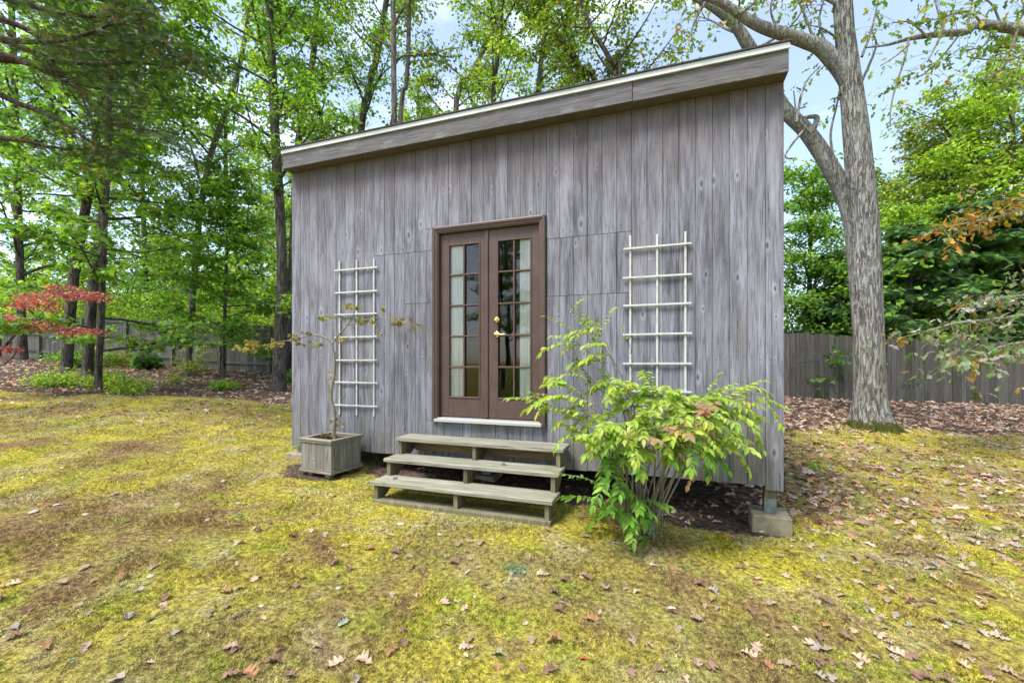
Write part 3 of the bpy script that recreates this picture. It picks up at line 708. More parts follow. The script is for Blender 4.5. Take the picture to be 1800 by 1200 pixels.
# ------------------------------------------------------------------ leaves
def strip_leaf(sec, fold=0.12, droop=0.15):
    """leaf from half widths along its length: list of (y, halfwidth)"""
    V = []; Fs = []
    for y, w in sec:
        z = -droop * y * y
        V += [(-w, y, z + fold * w * 1.0), (0, y, z), (w, y, z + fold * w * 1.0)]
    for i in range(len(sec) - 1):
        a = 3 * i
        for k in (0, 1): Fs += [(a + k, a + k + 1, a + k + 4), (a + k, a + k + 4, a + k + 3)]
    return np.array(V), np.array(Fs)
LEAF = {
    'kite': (np.array([(0, 0, 0), (-0.33, 0.42, 0.07), (0.33, 0.42, 0.07), (0, 1, -0.1), (0, 0.45, 0)], float), np.array([(0, 4, 1), (4, 3, 1), (0, 2, 4), (4, 2, 3)])),
    'oval': strip_leaf([(0, 0.01), (0.22, 0.17), (0.5, 0.23), (0.78, 0.13), (1, 0.0)], 0.35, 0.28),
    'oak': strip_leaf([(0, 0.02), (0.24, 0.22), (0.36, 0.09), (0.58, 0.32), (0.72, 0.12), (0.86, 0.16), (1, 0.01)], 0.2, 0.2),
    'oaklow': strip_leaf([(0, 0.02), (0.28, 0.24), (0.42, 0.08), (0.66, 0.30), (1, 0.02)], 0.35, 0.3),
    'oakfine': strip_leaf([(0, 0.012), (0.10, 0.03), (0.20, 0.20), (0.27, 0.22), (0.33, 0.08), (0.42, 0.27), (0.50, 0.33), (0.57, 0.12), (0.66, 0.30), (0.72, 0.31), (0.79, 0.11), (0.88, 0.17), (0.93, 0.14), (1, 0.0)], 0.25, 0.1),
}
def star_leaf():
    out = [(0, -0.02), (0.16, 0.10), (0.40, 0.08), (0.26, 0.30), (0.50, 0.55), (0.22, 0.55), (0.0, 1.0)]
    out = [(0, -0.02)] + [(x, y) for x, y in out[1:-1]] + [(0, 1.0)] + [(-x, y) for x, y in reversed(out[1:-1])]
    V = [(0, 0.38, 0.0)] + [(x, y, -0.25 * (x * x) - 0.18 * y * y + 0.03) for x, y in out]
    n_ = len(out); return np.array(V), np.array([(0, 1 + i, 1 + (i + 1) % n_) for i in range(n_)])
LEAF['star'] = star_leaf()
def spray_leaf():
    """flat feathery evergreen spray: thin side blades on an axis"""
    V = []; Fs = []
    def blade(a, b, w):
        a = np.array(a); b = np.array(b); d = b - a; q = np.array([-d[1], d[0], 0]); q = q / (np.linalg.norm(q) + 1e-9) * w
        i = len(V); V.extend([a - q, a + q, b]); Fs.append((i, i + 1, i + 2))
    blade((0, 0, 0), (0, 1, -0.12), 0.03)
    for k in range(6):
        y = 0.12 + 0.14 * k; l = 0.42 * (1 - 0.11 * k)
        for s in (-1, 1): blade((0, y, -0.1 * y * y), (s * l, y + 0.26, -0.1 * y - 0.05), 0.045)
    return np.array(V), np.array(Fs)
LEAF['spray'] = spray_leaf()
def norm(a): return a / (np.linalg.norm(a, axis=-1, keepdims=True) + 1e-9)
class Leaves:
    def __init__(s): s.p = []; s.d = []; s.n = []; s.s = []; s.c = []
    def add(s, p, d, nn, sz, c):
        s.p.append(np.atleast_2d(p)); s.d.append(np.atleast_2d(d)); s.n.append(np.atleast_2d(nn)); s.s.append(np.atleast_1d(sz)); s.c.append(np.atleast_2d(c))
    def arrays(s): return [np.concatenate(a) for a in (s.p, s.d, s.n, s.s, s.c)]
    def frames(s):
        p, d, nn, sz, c = s.arrays(); d = norm(d); nn = norm(nn - d * (nn * d).sum(1, keepdims=True)); x = np.cross(d, nn)
        return p, x, d, nn, sz, c
    def mesh(s, name, kind, off=(0, 0, 0)):
        TV, TF = LEAF[kind]; p, x, d, nn, sz, c = s.frames(); k = len(TV)
        V = (p - np.asarray(off))[:, None, :] + sz[:, None, None] * (TV[None, :, 0:1] * x[:, None, :] + TV[None, :, 1:2] * d[:, None, :] + TV[None, :, 2:3] * nn[:, None, :])
        Fa = (np.arange(len(p)) * k)[:, None, None] + TF[None]
        return mesh(name, V.reshape(-1, 3), Fa.reshape(-1, TF.shape[1]), np.repeat(c, k, 0))
PAL = {   # leaf colours
    'maple': ([(0.101, 0.217, 0.030), (0.158, 0.311, 0.038), (0.236, 0.406, 0.043), (0.336, 0.490, 0.045)], [0.28, 0.36, 0.26, 0.10]),
    'deep': ([(0.066, 0.150, 0.035), (0.105, 0.218, 0.046), (0.165, 0.300, 0.053)], [0.4, 0.4, 0.2]),
    'bright': ([(0.174, 0.323, 0.032), (0.276, 0.436, 0.040), (0.408, 0.541, 0.052), (0.530, 0.597, 0.072)], [0.3, 0.35, 0.25, 0.1]),
    'oak': ([(0.128, 0.218, 0.035), (0.192, 0.292, 0.043), (0.282, 0.380, 0.054), (0.456, 0.438, 0.074), (0.547, 0.276, 0.061)], [0.3, 0.33, 0.25, 0.09, 0.03]),
    'autumn': ([(0.40, 0.185, 0.030), (0.42, 0.27, 0.045), (0.22, 0.25, 0.045), (0.33, 0.10, 0.035), (0.30, 0.30, 0.22)], [0.3, 0.22, 0.26, 0.08, 0.14]),
    'pale': ([(0.30, 0.32, 0.24), (0.20, 0.27, 0.12), (0.13, 0.22, 0.06), (0.37, 0.19, 0.05), (0.36, 0.33, 0.28)], [0.28, 0.24, 0.22, 0.10, 0.16]),
    'red': ([(0.473, 0.104, 0.135), (0.550, 0.188, 0.208), (0.352, 0.066, 0.094), (0.506, 0.300, 0.229)], [0.38, 0.3, 0.2, 0.12]),
    'cedar': ([(0.057, 0.098, 0.044), (0.093, 0.153, 0.054), (0.136, 0.196, 0.058), (0.264, 0.117, 0.060)], [0.38, 0.36, 0.22, 0.04]),
    'hemlock': ([(0.062, 0.134, 0.041), (0.103, 0.216, 0.058), (0.158, 0.304, 0.077)], [0.45, 0.4, 0.15]),
    'yellow': ([(0.26, 0.33, 0.035), (0.34, 0.36, 0.04), (0.18, 0.28, 0.03)], [0.4, 0.3, 0.3]),
    'bush': ([(0.324, 0.454, 0.050), (0.400, 0.497, 0.077), (0.238, 0.389, 0.039), (0.454, 0.497, 0.143)], [0.38, 0.3, 0.2, 0.12]),
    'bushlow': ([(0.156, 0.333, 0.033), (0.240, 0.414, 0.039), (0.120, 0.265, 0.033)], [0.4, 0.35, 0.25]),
    'bushpink': ([(0.43, 0.25, 0.15), (0.40, 0.32, 0.10), (0.45, 0.28, 0.20)], [0.4, 0.3, 0.3]),
    'bronze': ([(0.26, 0.23, 0.05), (0.20, 0.22, 0.05), (0.30, 0.18, 0.06)], [0.4, 0.35, 0.25]),
    'litter': ([(0.345, 0.232, 0.163), (0.425, 0.311, 0.234), (0.253, 0.152, 0.104), (0.483, 0.390, 0.325), (0.414, 0.201, 0.104)], [0.3, 0.25, 0.22, 0.13, 0.10]),
}
def colours(rng, pal, n):
    cs, w = PAL[pal]; i = rng.choice(len(cs), n, p=np.array(w) / sum(w))
    return np.clip(np.array(cs)[i] * (1 + 0.16 * rng.standard_normal((n, 1))) * (1 + 0.06 * rng.standard_normal((n, 3))), 0.004, 0.9)
def clusters(rng, L_, cen, k, rad, flat, size, pal, droop=0.35, tilt=0.45, tintvar=0.18):
    """flattened bunches of leaves round each centre"""
    cen = np.atleast_2d(cen); m = len(cen)
    c = np.repeat(cen, k, 0); n = len(c)
    q = rng.standard_normal((n, 3)); q = norm(q) * (rng.random((n, 1)) ** 0.5) * rad; q[:, 2] *= flat
    q[:, 2] -= 0.25 * (q[:, 0] ** 2 + q[:, 1] ** 2) / max(rad, 1e-3)
    d = q * np.array([1, 1, 0]) / rad + 0.55 * rng.standard_normal((n, 3)) * np.array([1, 1, 0.4]); d[:, 2] -= droop
    nn = np.array([0, 0, 1.0]) + tilt * rng.standard_normal((n, 3))
    sz = size * (0.65 + 0.6 * rng.random(n))
    col = colours(rng, pal, n) * np.repeat(1 + tintvar * rng.standard_normal((m, 1)), k, 0)
    L_.add(c + q, d, nn, sz, np.clip(col, 0.004, 0.9))
def branch_path(rng, a, az, el, ln, seg=6, curve=0.25, wander=0.12):
    pts = [np.array(a, float)]; d = np.array([math.cos(az) * math.cos(el), math.sin(az) * math.cos(el), math.sin(el)])
    for i in range(seg):
        d = d + np.array([0, 0, curve / seg]) + wander * rng.standard_normal(3); d /= np.linalg.norm(d)
        pts.append(pts[-1] + d * ln / seg)
    return np.array(pts)
def add_crown(rng, T, L_, path, rad, spec, cull=None):
    """branches and leaf bunches on a trunk path"""
    sp = dict(n=20, t0=0.35, t1=1.0, ln=2.6, el=0.35, curve=0.4, sub=6, tw=4, k=10, crad=0.42, flat=0.45, size=0.12, pal='maple', az=None, taper=0.55, rtop=0.35, tilt=0.45, droop=0.35)
    sp.update(spec); m = len(path); cen = []
    cum = np.concatenate([[0], np.cumsum(np.linalg.norm(np.diff(path, axis=0), axis=1))]); cum /= cum[-1]
    for i in range(sp['n']):
        t = sp['t0'] + (sp['t1'] - sp['t0']) * (i + rng.random()) / sp['n']
        a = np.array([np.interp(t, cum, path[:, c]) for c in range(3)]); r = float(np.interp(t, cum, rad))
        az = i * 2.4 + rng.normal(0, 0.5) if sp['az'] is None else rng.uniform(*sp['az'])
        u = (t - sp['t0']) / max(1e-6, sp['t1'] - sp['t0'])
        ln = sp['ln'] * (1 - sp['taper'] * u) * rng.uniform(0.65, 1.2)
        bp = branch_path(rng, a, az, sp['el'] + 0.4 * u + rng.normal(0, 0.15), ln, 6, sp['curve'])
        br = max(0.008, min(r * 0.5, 0.012 + 0.013 * ln)); T.add(bp, np.linspace(br, br * 0.25, len(bp)), 5)
        for j in range(sp['sub']):
            v = rng.uniform(0.25, 1.0); k = v * 6; i0 = min(5, int(k)); q = bp[i0] + (bp[i0 + 1] - bp[i0]) * (k - i0)
            s = branch_path(rng, q, az + rng.choice([-1, 1]) * rng.uniform(0.3, 1.2), rng.normal(0.15, 0.25), ln * rng.uniform(0.18, 0.42), 4, 0.05)
            T.add(s, np.linspace(br * 0.4, 0.004, len(s)), 3)
            for w in range(sp['tw']):
                cen.append(s[rng.integers(1, 5)] + 0.15 * sp['crad'] * rng.standard_normal(3))
        cen.append(bp[-1])
    cen = np.array(cen)
    if cull is not None: cen = cen[cull(cen)]
    clusters(rng, L_, cen, sp['k'], sp['crad'], sp['flat'], sp['size'], sp['pal'], sp['droop'], sp['tilt'])
def pix_path(pp, Y, n=16, ground_first=True, ext=None):
    """trunk centre line from photo pixels at one distance, foot on the ground"""
    pts = [P(x, y, Y) for x, y in pp]
    if ground_first:
        g = pts[0].copy(); g[2] = float(gz(g[0], g[1])) - 0.05
        pts = [g] + [q for q in pts[0:] if q[2] > g[2] + 0.25]
    if ext is not None: pts.append(pts[-1] + np.array(ext))
    return spline(pts, n)
ALL_TREES = {}
def tree(name, label, cat, pp, Y, w0, w1, specs, barkm='bark_dark', leaf='kite', seed=1, ext=(0, 0, 2.5), group=None, lmat='leaf', flare=0.35, leafmats=None):
    rng = np.random.default_rng(seed)
    path = pix_path(pp, Y, 18, True, ext); cs = 0.86 * math.cos(math.atan((pp[0][0] - CX) / F)); r0 = w0 / 2 / F * Y * cs; r1 = w1 / 2 / F * Y * cs
    t = np.linspace(0, 1, len(path)); rad = r0 + (r1 - r0) * t; rad = rad * (1 + flare * np.exp(-t * 14))
    T = TB(); T.add(path, rad, 10, 0.03, rng); Lv = Leaves()
    for sp in specs: add_crown(rng, T, Lv, path, rad, sp)
    base = path[0] + np.array([0, 0, 0.05])
    o = thing(name, label, cat, base, 0, group)
    obj('trunk', T.mesh('trunk', base), M[barkm], o)
    obj('crown', Lv.mesh('crown', leaf, base), M[lmat], o)
    ALL_TREES[name + str(seed)] = o
    return o
def copy_thing(o, loc, rz=0.0, s=1.0, label=None, group=None):
    c = o.copy(); C.objects.link(c); c.location = [float(v) for v in loc]; c.rotation_euler = (0, 0, rz); c.scale = (s, s, s)
    if label: c['label'] = label
    if group: c['group'] = group
    for ch in o.children:
        d = ch.copy(); C.objects.link(d); d.parent = c
    return c

# ---- trees of the wood beside the shed (pixel centre lines, distance, widths in pixels)
WG = 'trees of the wood beyond the yard'
tree('maple_tree', 'dark slim maple trunk rising from the low green plants', 'tree', [(173, 653), (178, 560), (181, 450), (186, 330), (190, 200), (196, 60)], 10.6, 17, 13,
     [dict(n=18, t0=0.06, t1=0.62, ln=2.3, el=0.05, curve=-0.1, sub=7, tw=4, k=9, crad=0.36, flat=0.3, size=0.14, pal='maple', taper=0.2), dict(n=16, t0=0.6, ln=2.6, k=10, size=0.15)], leaf='star', seed=11, group=WG)
tree('oak_tree', 'thick leaning dark trunk behind the red maple', 'tree', [(118, 632), (128, 500), (143, 410), (162, 300), (176, 180), (186, 40)], 14.2, 27, 17,
     [dict(n=26, t0=0.38, ln=3.6, sub=7, k=12, size=0.15, pal='maple')], seed=12, group=WG)
tree('oak_tree', 'dark trunk with one long side limb above the red maple', 'tree', [(155, 632), (164, 500), (178, 400), (188, 300), (192, 170), (190, 30)], 13.0, 26, 14,
     [dict(n=24, t0=0.34, ln=3.3, sub=7, k=11, size=0.14, pal='maple')], seed=13, group=WG)
tree('maple_tree', 'slender grey trunk forking high behind the fence post', 'tree', [(330, 640), (338, 540), (347, 410), (366, 290), (388, 220), (420, 120), (440, 0)], 15.6, 17, 10,
     [dict(n=30, t0=0.22, ln=3.2, sub=7, k=12, size=0.14, pal='bright', el=0.2), dict(n=12, t0=0.16, t1=0.4, ln=2.6, k=9, el=0.0, pal='maple')], barkm='bark_grey', seed=14, group=WG)
tree('oak_tree', 'straight dark trunk standing close beside the shed wall corner', 'tree', [(490, 675), (493, 560), (496, 450), (487, 300), (480, 150), (473, 0)], 11.6, 26, 15,
     [dict(n=26, t0=0.42, ln=2.7, sub=7, k=10, size=0.13, pal='maple'), dict(n=9, t0=0.12, t1=0.45, ln=1.4, k=8, sub=5, tw=3, crad=0.3, size=0.12, pal='maple', taper=0.2)], seed=15, group=WG)
tree('young_maple', 'thin young maple in front of the fence near the shed', 'tree', [(392, 655), (394, 600), (396, 520), (399, 440), (404, 360)], 14.6, 9, 5,
     [dict(n=34, t0=0.15, ln=1.9, sub=6, k=9, el=0.05, crad=0.34, size=0.13, pal='maple', curve=0.0)], seed=16, leaf='star', ext=(0, 0, 1), group=WG)
tree('oak_tree', 'tall trunk at the far end of the wood beside the overhanging cedar', 'tree', [(40, 632), (36, 500), (30, 300), (24, 100), (20, 0)], 17.5, 20, 13,
     [dict(n=34, t0=0.2, ln=3.9, sub=7, k=13, size=0.16, pal='maple')], seed=17, group=WG)
# ---- behind the shed, seen over the roof
RG = 'trees seen over the shed roof'
tree('oak_tree', 'dark curving trunk over the low end of the roof', 'tree', [(505, 640), (524, 260), (536, 190), (549, 110), (556, 30), (553, -60)], 15.5, 17, 10,
     [dict(n=26, t0=0.42, ln=3.2, sub=7, k=10, size=0.13, pal='bright')], seed=21, group=RG)
tree('oak_tree', 'dark slanting trunk over the roof behind the pale twin stems', 'tree', [(610, 640), (634, 240), (648, 160), (664, 95), (676, 20), (688, -60)], 17.5, 16, 10,
     [dict(n=26, t0=0.4, ln=3.4, sub=7, k=11, size=0.14, pal='maple')], seed=22, group=RG)
tree('oak_tree', 'pale straight stem over the roof, thicker of the twin pair', 'tree', [(694, 640), (693, 220), (692, 120), (692, 50), (690, -20), (688, -80)], 13.0, 13, 9,
     [dict(n=11, t0=0.62, ln=2.6, sub=6, k=8, size=0.12, pal='oak', tw=3)], barkm='bark_grey', seed=23, group=RG)
tree('oak_tree', 'pale stem over the roof with a long limb reaching across the sky gap', 'tree', [(700, 640), (704, 210), (714, 150), (718, 80), (719, 10), (722, -60)], 13.4, 11, 8,
     [dict(n=10, t0=0.66, ln=2.4, sub=6, k=8, size=0.12, pal='oak', tw=3)], barkm='bark_grey', seed=24, group=RG)
tree('oak_tree', 'upright dark stem over the middle of the roof', 'tree', [(862, 640), (866, 200), (874, 110), (880, 40), (884, -40)], 15.0, 11, 8,
     [dict(n=30, t0=0.44, ln=2.9, sub=7, k=9, size=0.13, pal='bright')], barkm='bark_dark', seed=25, group=RG)
tree('oak_tree', 'leaning grey oak over the roof with thin yellow green leaves', 'tree', [(790, 640), (800, 200), (830, 130), (862, 60), (880, -10)], 18.0, 13, 8,
     [dict(n=28, t0=0.42, ln=3.0, sub=7, k=9, size=0.14, pal='oak')], barkm='bark_grey', seed=26, group=RG)
tree('oak_tree', 'leaning oak over the roof whose stem slants towards the pale stems', 'tree', [(1075, 640), (1050, 170), (1030, 135), (1000, 90), (975, 50), (950, -30)], 14.0, 15, 9,
     [dict(n=26, t0=0.5, ln=2.5, sub=7, k=10, size=0.13, pal='oak')], barkm='bark_dark', seed=27, group=RG)
tree('oak_tree', 'leaning oak over the roof nearest the big oak limb', 'tree', [(1105, 640), (1092, 160), (1078, 115), (1058, 80), (1040, 50), (1020, -20)], 12.6, 12, 8,
     [dict(n=20, t0=0.52, ln=2.3, sub=6, k=9, size=0.12, pal='oak')], barkm='bark_dark', seed=28, group=RG)
tree('oak_tree', 'slim leafy oak over the roof filling between dark and pale stems', 'tree', [(940, 640), (945, 220), (950, 120), (962, 20)], 20.0, 13, 9,
     [dict(n=30, t0=0.4, ln=3.2, sub=7, k=10, size=0.16, pal='bright')], barkm='bark_dark', seed=29, group=RG)
# ---- beyond the fence behind the big oak
BG = 'trees beyond the fence behind the big oak'
tree('oak_tree', 'broad sunlit yellow green oak beyond the fence', 'tree', [(1700, 690), (1700, 520), (1705, 400), (1712, 280), (1720, 200)], 17.5, 22, 10,
     [dict(n=40, t0=0.18, ln=4.3, sub=8, k=12, size=0.16, pal='oak', taper=0.45, el=0.25)], seed=31, ext=(0, 0, 0.8), group=BG)
tree('maple_tree', 'round bright green tree beyond the fence close to the big oak', 'tree', [(1610, 690), (1608, 560), (1606, 470), (1604, 400)], 15.5, 10, 6,
     [dict(n=34, t0=0.35, ln=1.5, sub=6, k=10, crad=0.3, size=0.12, pal='bright', taper=0.4, el=0.4)], seed=32, ext=(0, 0, 0.3), group=BG)
tree('maple_tree', 'dense green tree between the shed corner and the big oak', 'tree', [(1420, 690), (1422, 560), (1424, 430), (1428, 330)], 15.0, 12, 7,
     [dict(n=44, t0=0.12, ln=2.2, sub=7, k=10, size=0.13, pal='maple', taper=0.5, el=0.2)], seed=33, ext=(0, 0, 0.3), group=BG)
tree('maple_tree', 'tall pale green tree standing farther back beyond the fence', 'tree', [(1560, 680), (1560, 480), (1562, 380)], 24.0, 14, 8,
     [dict(n=40, t0=0.2, ln=3.6, sub=7, k=11, size=0.18, pal='oak', taper=0.5)], seed=34, ext=(0, 0, 1.5), group=BG)
tree('oak_tree', 'second broad light green oak beyond the fence, over the orange leaves', 'tree', [(1790, 690), (1790, 480), (1785, 330), (1780, 220)], 15.5, 18, 8,
     [dict(n=44, t0=0.3, ln=3.6, sub=8, k=13, size=0.15, pal='bright', taper=0.4, el=0.3)], seed=35, ext=(0, 0, 0.6), group=BG)
tree('oak_tree', 'rounded mid green oak beyond the fence showing under the open sky', 'tree', [(1655, 690), (1655, 500), (1652, 380), (1650, 300)], 19.5, 18, 8,
     [dict(n=44, t0=0.25, ln=3.6, sub=8, k=13, size=0.17, pal='oak', taper=0.5, el=0.3)], seed=36, ext=(0, 0, 0.6), group=BG)
def hemlock(label, pp, Y, seed, n=46, ln=2.2):
    return tree('hemlock_tree', label, 'tree', pp, Y, 14, 4, [dict(n=n, t0=0.05, ln=ln, el=-0.05, curve=-0.15, sub=8, tw=5, k=5, crad=0.30, flat=0.22, size=0.30, pal='hemlock', taper=0.75, tilt=0.2, droop=0.3)],
                barkm='bark_dark', leaf='spray', seed=seed, ext=(0, 0, 0.4), group='dark hemlocks behind the fence', lmat='needle')
hemlock('dark hemlock with layered branches behind the fence, nearest the big oak trunk', [(1600, 690), (1600, 560), (1602, 420)], 14.3, 41)
hemlock('dark hemlock with layered branches behind the fence, under the orange leaved branch', [(1705, 690), (1705, 560), (1708, 380)], 14.8, 42, 52, 2.5)
hemlock('dark hemlock with layered branches behind the fence, farthest from the shed', [(1815, 690), (1815, 560), (1815, 400)], 14.5, 43)
hemlock('dark hemlock behind the fence between the shed and the big oak', [(1468, 690), (1468, 600), (1466, 470)], 14.6, 44, 40, 1.7)

# ---- far wood: copies fill the depth behind the near trees
far = 'far trees deep in the wood'
rf = random.Random(77)
proto = [ALL_TREES[k] for k in ('oak_tree12', 'maple_tree14', 'oak_tree17', 'oak_tree21', 'oak_tree29', 'maple_tree34', 'young_maple16', 'maple_tree33')]
fars = [(-38, 46), (-31, 48), (-25, 46), (-19, 48), (-12.5, 47), (-6, 49), (1, 47), (8, 46), (-16.5, 27), (-12.5, 24.5), (-21, 25), (-8.8, 26.5), (-5.6, 24.5), (-2.2, 28), (1.2, 25.5), (-25, 31), (-18.5, 34), (-11, 36), (-4, 35), (4.5, 30), (20, 24), (26, 29), (15, 30), (9.5, 33), (31, 24),
        (-29, 26), (-33, 33), (-7.5, 32), (-22, 38), (-28, 42), (-15, 42), (-6, 42), (2, 38)]
for i, (x, y) in enumerate(fars):
    copy_thing(proto[i % len(proto)], (x, y, float(gz(x, y)) - 0.02), rf.uniform(0, 6.28), rf.uniform(0.82, 1.1) if x < 3 else rf.uniform(0.55, 0.75),
               'far leafy tree deep in the wood beyond the fence', far)
# trees across the yard: they show in the door glass
for i, (x, y) in enumerate([(-13, -11), (-8, -14), (-3.5, -12), (1, -15), (5.5, -12.5), (10, -14), (-17, -16), (15, -17), (3, -20), (-6, -21), (-10.5, -18), (7.5, -18), (-1, -18.5), (-4, -15.5), (12.5, -21), (-13.5, -22), (2.5, -25), (8, -25), (-2.5, -26)]):
    copy_thing(proto[(i + 2) % len(proto)], (x, y, float(gz(x, y)) - 0.02), rf.uniform(0, 6.28), rf.uniform(0.6, 0.8),
               'leafy tree across the yard, shown only as a reflection in the door panes', 'trees reflected in the door glass')

# ---- undergrowth: shrubs with stems and leaf masses
def shrub(name, label, pos, h, w, n, pal, size, leaf='kite', seed=1, group=None, k=8, crad=0.22, lmat='leaf', barkm='twig', el=(0.5, 1.3), flat=0.4):
    rng = np.random.default_rng(seed); T = TB(); Lv = Leaves(); base = np.array(pos, float); cen = []
    for i in range(n):
        e = rng.uniform(*el); az = rng.uniform(0, 6.283); ln = h / max(0.35, math.sin(e)) * rng.uniform(0.55, 1.0); ln = min(ln, math.hypot(h, w))
        p = branch_path(rng, base + np.array([rng.normal(0, 0.12 * w), rng.normal(0, 0.12 * w), -0.03]), az, e, ln, 6, -0.25, 0.1)
        T.add(p, np.linspace(0.004 + 0.006 * h, 0.003, len(p)), 4)
        for j in range(5): cen.append(p[rng.integers(2, 7)] + rng.normal(0, 0.3 * crad, 3))
    clusters(rng, Lv, np.array(cen), k, crad, flat, size, pal)
    o = thing(name, label, 'shrub', base, 0, group)
    obj('stems', T.mesh('stems', base), M[barkm], o); obj('foliage', Lv.mesh('foliage', leaf, base), M[lmat], o); return o
def g2(px, py): return G(px, py)
LG = 'low green plants along the litter edge'
shrub('low_shrub', 'low spreading green plants under the red maple', g2(95, 678), 0.42, 1.0, 46, 'bright', 0.07, seed=51, group=LG, crad=0.26)
shrub('low_shrub', 'low green plant mass at the foot of the slim maple', g2(190, 680), 0.42, 0.9, 46, 'bright', 0.07, seed=52, group=LG, crad=0.26)
shrub('low_shrub', 'dark based low green clump nearest the moss edge', g2(232, 690), 0.36, 0.55, 30, 'bright', 0.065, seed=53, group=LG)
shrub('low_shrub', 'small light green clump alone on the leaf litter', g2(400, 684), 0.26, 0.65, 28, 'bright', 0.06, seed=54, group=LG)
shrub('low_shrub', 'pale thin green plants between the clumps on the litter', g2(315, 672), 0.25, 0.8, 22, 'yellow', 0.06, seed=55, group=LG, k=5)
shrub('low_shrub', 'leafy green plants against the fence below the red maple', g2(140, 645), 0.8, 0.8, 34, 'maple', 0.10, leaf='star', seed=56, group=LG)
shrub('low_shrub', 'yellow green bush against the fence boards', g2(205, 643), 0.75, 0.7, 30, 'yellow', 0.08, seed=57, group=LG)
shrub('low_shrub', 'dark green large leaved plant beside the slim maple trunk', g2(255, 648), 0.7, 0.6, 22, 'deep', 0.16, leaf='star', seed=58, group=LG, k=6)
shrub('low_shrub', 'bright sprig of light green leaves in front of the fence post', g2(335, 658), 0.8, 0.7, 14, 'yellow', 0.09, seed=59, group=LG, k=6)
shrub('low_shrub', 'small dark green plant at the foot of the trunk beside the shed', g2(507, 672), 0.45, 0.3, 14, 'maple', 0.08, seed=60, group=LG)
shrub('low_shrub', 'thin leafy sapling in front of the fence between post and young maple', g2(345, 652), 1.5, 0.5, 10, 'bright', 0.09, seed=61, group=LG, k=6, el=(1.0, 1.5))
shrub('understory_shrub', 'green leafy sapling in front of the fence beside the big oak trunk', g2(1655, 700), 1.5, 0.9, 22, 'maple', 0.12, seed=62, group='saplings by the oak fence', k=10, el=(0.7, 1.3), crad=0.25)
shrub('understory_shrub', 'green leafy sapling at the fence below the pale branch', g2(1735, 700), 1.2, 0.8, 18, 'maple', 0.12, seed=63, group='saplings by the oak fence', k=10, el=(0.6, 1.3), crad=0.25)
shrub('understory_shrub', 'broad leaved sapling at the fence between shed and big oak', g2(1425, 698), 1.9, 0.7, 16, 'deep', 0.17, leaf='star', seed=64, group='saplings by the oak fence', k=9, el=(0.9, 1.4), crad=0.28)
shrub('understory_shrub', 'low bright weed beside the leaf litter near the shed corner', g2(1432, 820), 0.08, 0.15, 6, 'bright', 0.045, seed=65, k=5, crad=0.06)
shrub('understory_shrub', 'dark leafy sapling hugging the fence just past the big oak trunk', g2(1590, 699), 1.6, 0.7, 18, 'deep', 0.12, seed=66, group='saplings by the oak fence', k=10, el=(0.8, 1.4), crad=0.26)
shrub('understory_shrub', 'dark leafy sapling along the fence at the end farthest from the shed', g2(1788, 702), 1.4, 0.8, 18, 'deep', 0.12, seed=67, group='saplings by the oak fence', k=10, el=(0.7, 1.4), crad=0.26)
# big bushes filling the wood floor beyond the fence
BL = {'bright': 'tall bright green bush growing thickly beyond the fence', 'maple': 'tall mid green bush growing thickly beyond the fence', 'deep': 'tall dark green bush growing thickly beyond the fence'}
bp_ = []
for i, (x, y, h, pal) in enumerate([(-19, 21.5, 3.5, 'bright'), (-16, 22.5, 4.2, 'maple'), (-13, 20.5, 3.6, 'bright'), (-10.5, 20, 3.8, 'bright'), (-8, 19.5, 3.6, 'maple'), (8, 15.2, 3.2, 'deep'), (13.2, 17.5, 3.6, 'deep')]):
    bp_.append((shrub('woodland_bush', BL[pal], (x, y, float(gz(x, y))), h, 2.2, 56, pal, 0.16, seed=70 + i, group='bushes beyond the fence, ' + pal, k=16, crad=0.55, flat=0.6, barkm='bark_dark'), pal))
rf = random.Random(5)
spots = [(-22.5, 22), (-5.5, 20), (10.5, 16.2), (16.5, 16.6), (-26, 24), (-30, 27), (-21, 26), (-17.5, 26), (-13, 25), (-9, 24), (-4.5, 25), (-1, 24), (-24, 31), (-19, 31), (-14, 33), (-9.5, 32), (-5, 31), (-34, 32), (-29, 35), (-22, 37), (-15, 39), (-8, 38), (-1, 34),
         (6, 27), (11, 24), (16, 22), (21, 20), (25, 24), (20, 29), (13, 31), (30, 30), (-38, 38), (-30, 43), (-20, 45), (-10, 46), (0, 44), (10, 40), (20, 40), (30, 40)]
for i, (x, y) in enumerate(spots):
    o, pal = bp_[(i * 3) % 5] if x < 5 else bp_[[5, 6, 1, 5][i % 4]]
    copy_thing(o, (x, y, float(gz(x, y))), rf.uniform(0, 6.28), rf.uniform(0.9, 1.2) * (1.25 if y > 30 else 1.0))
for i, (x, y, s) in enumerate([(-30, 25, 1.9), (-27, 23.5, 1.5), (-34, 29, 2.1), (-25, 28, 1.7), (-21.5, 29.5, 1.6), (-17.5, 29, 1.8), (-14, 28.5, 1.6), (-10.5, 29, 1.7), (-20, 35, 2.1), (-27, 36, 2.2), (-13.5, 35.5, 2.1), (-6.5, 34, 1.9), (-33, 40, 2.4), (-24, 41, 2.3)]):
    o, pal = bp_[(0, 2, 3, 1)[i % 4]]; copy_thing(o, (x, y, float(gz(x, y))), rf.uniform(0, 6.28), s)
for i, (x, y) in enumerate([(-9, -10), (-5, -11), (-1, -10.5), (3, -11), (7, -10), (-12, -13), (11, -12)]):
    copy_thing(bp_[i % 5][0], (x, y, float(gz(x, y))), rf.uniform(0, 6.28), 0.6, 'leafy bush across the yard, shown only as a reflection in the door panes', 'bushes reflected in the door glass')
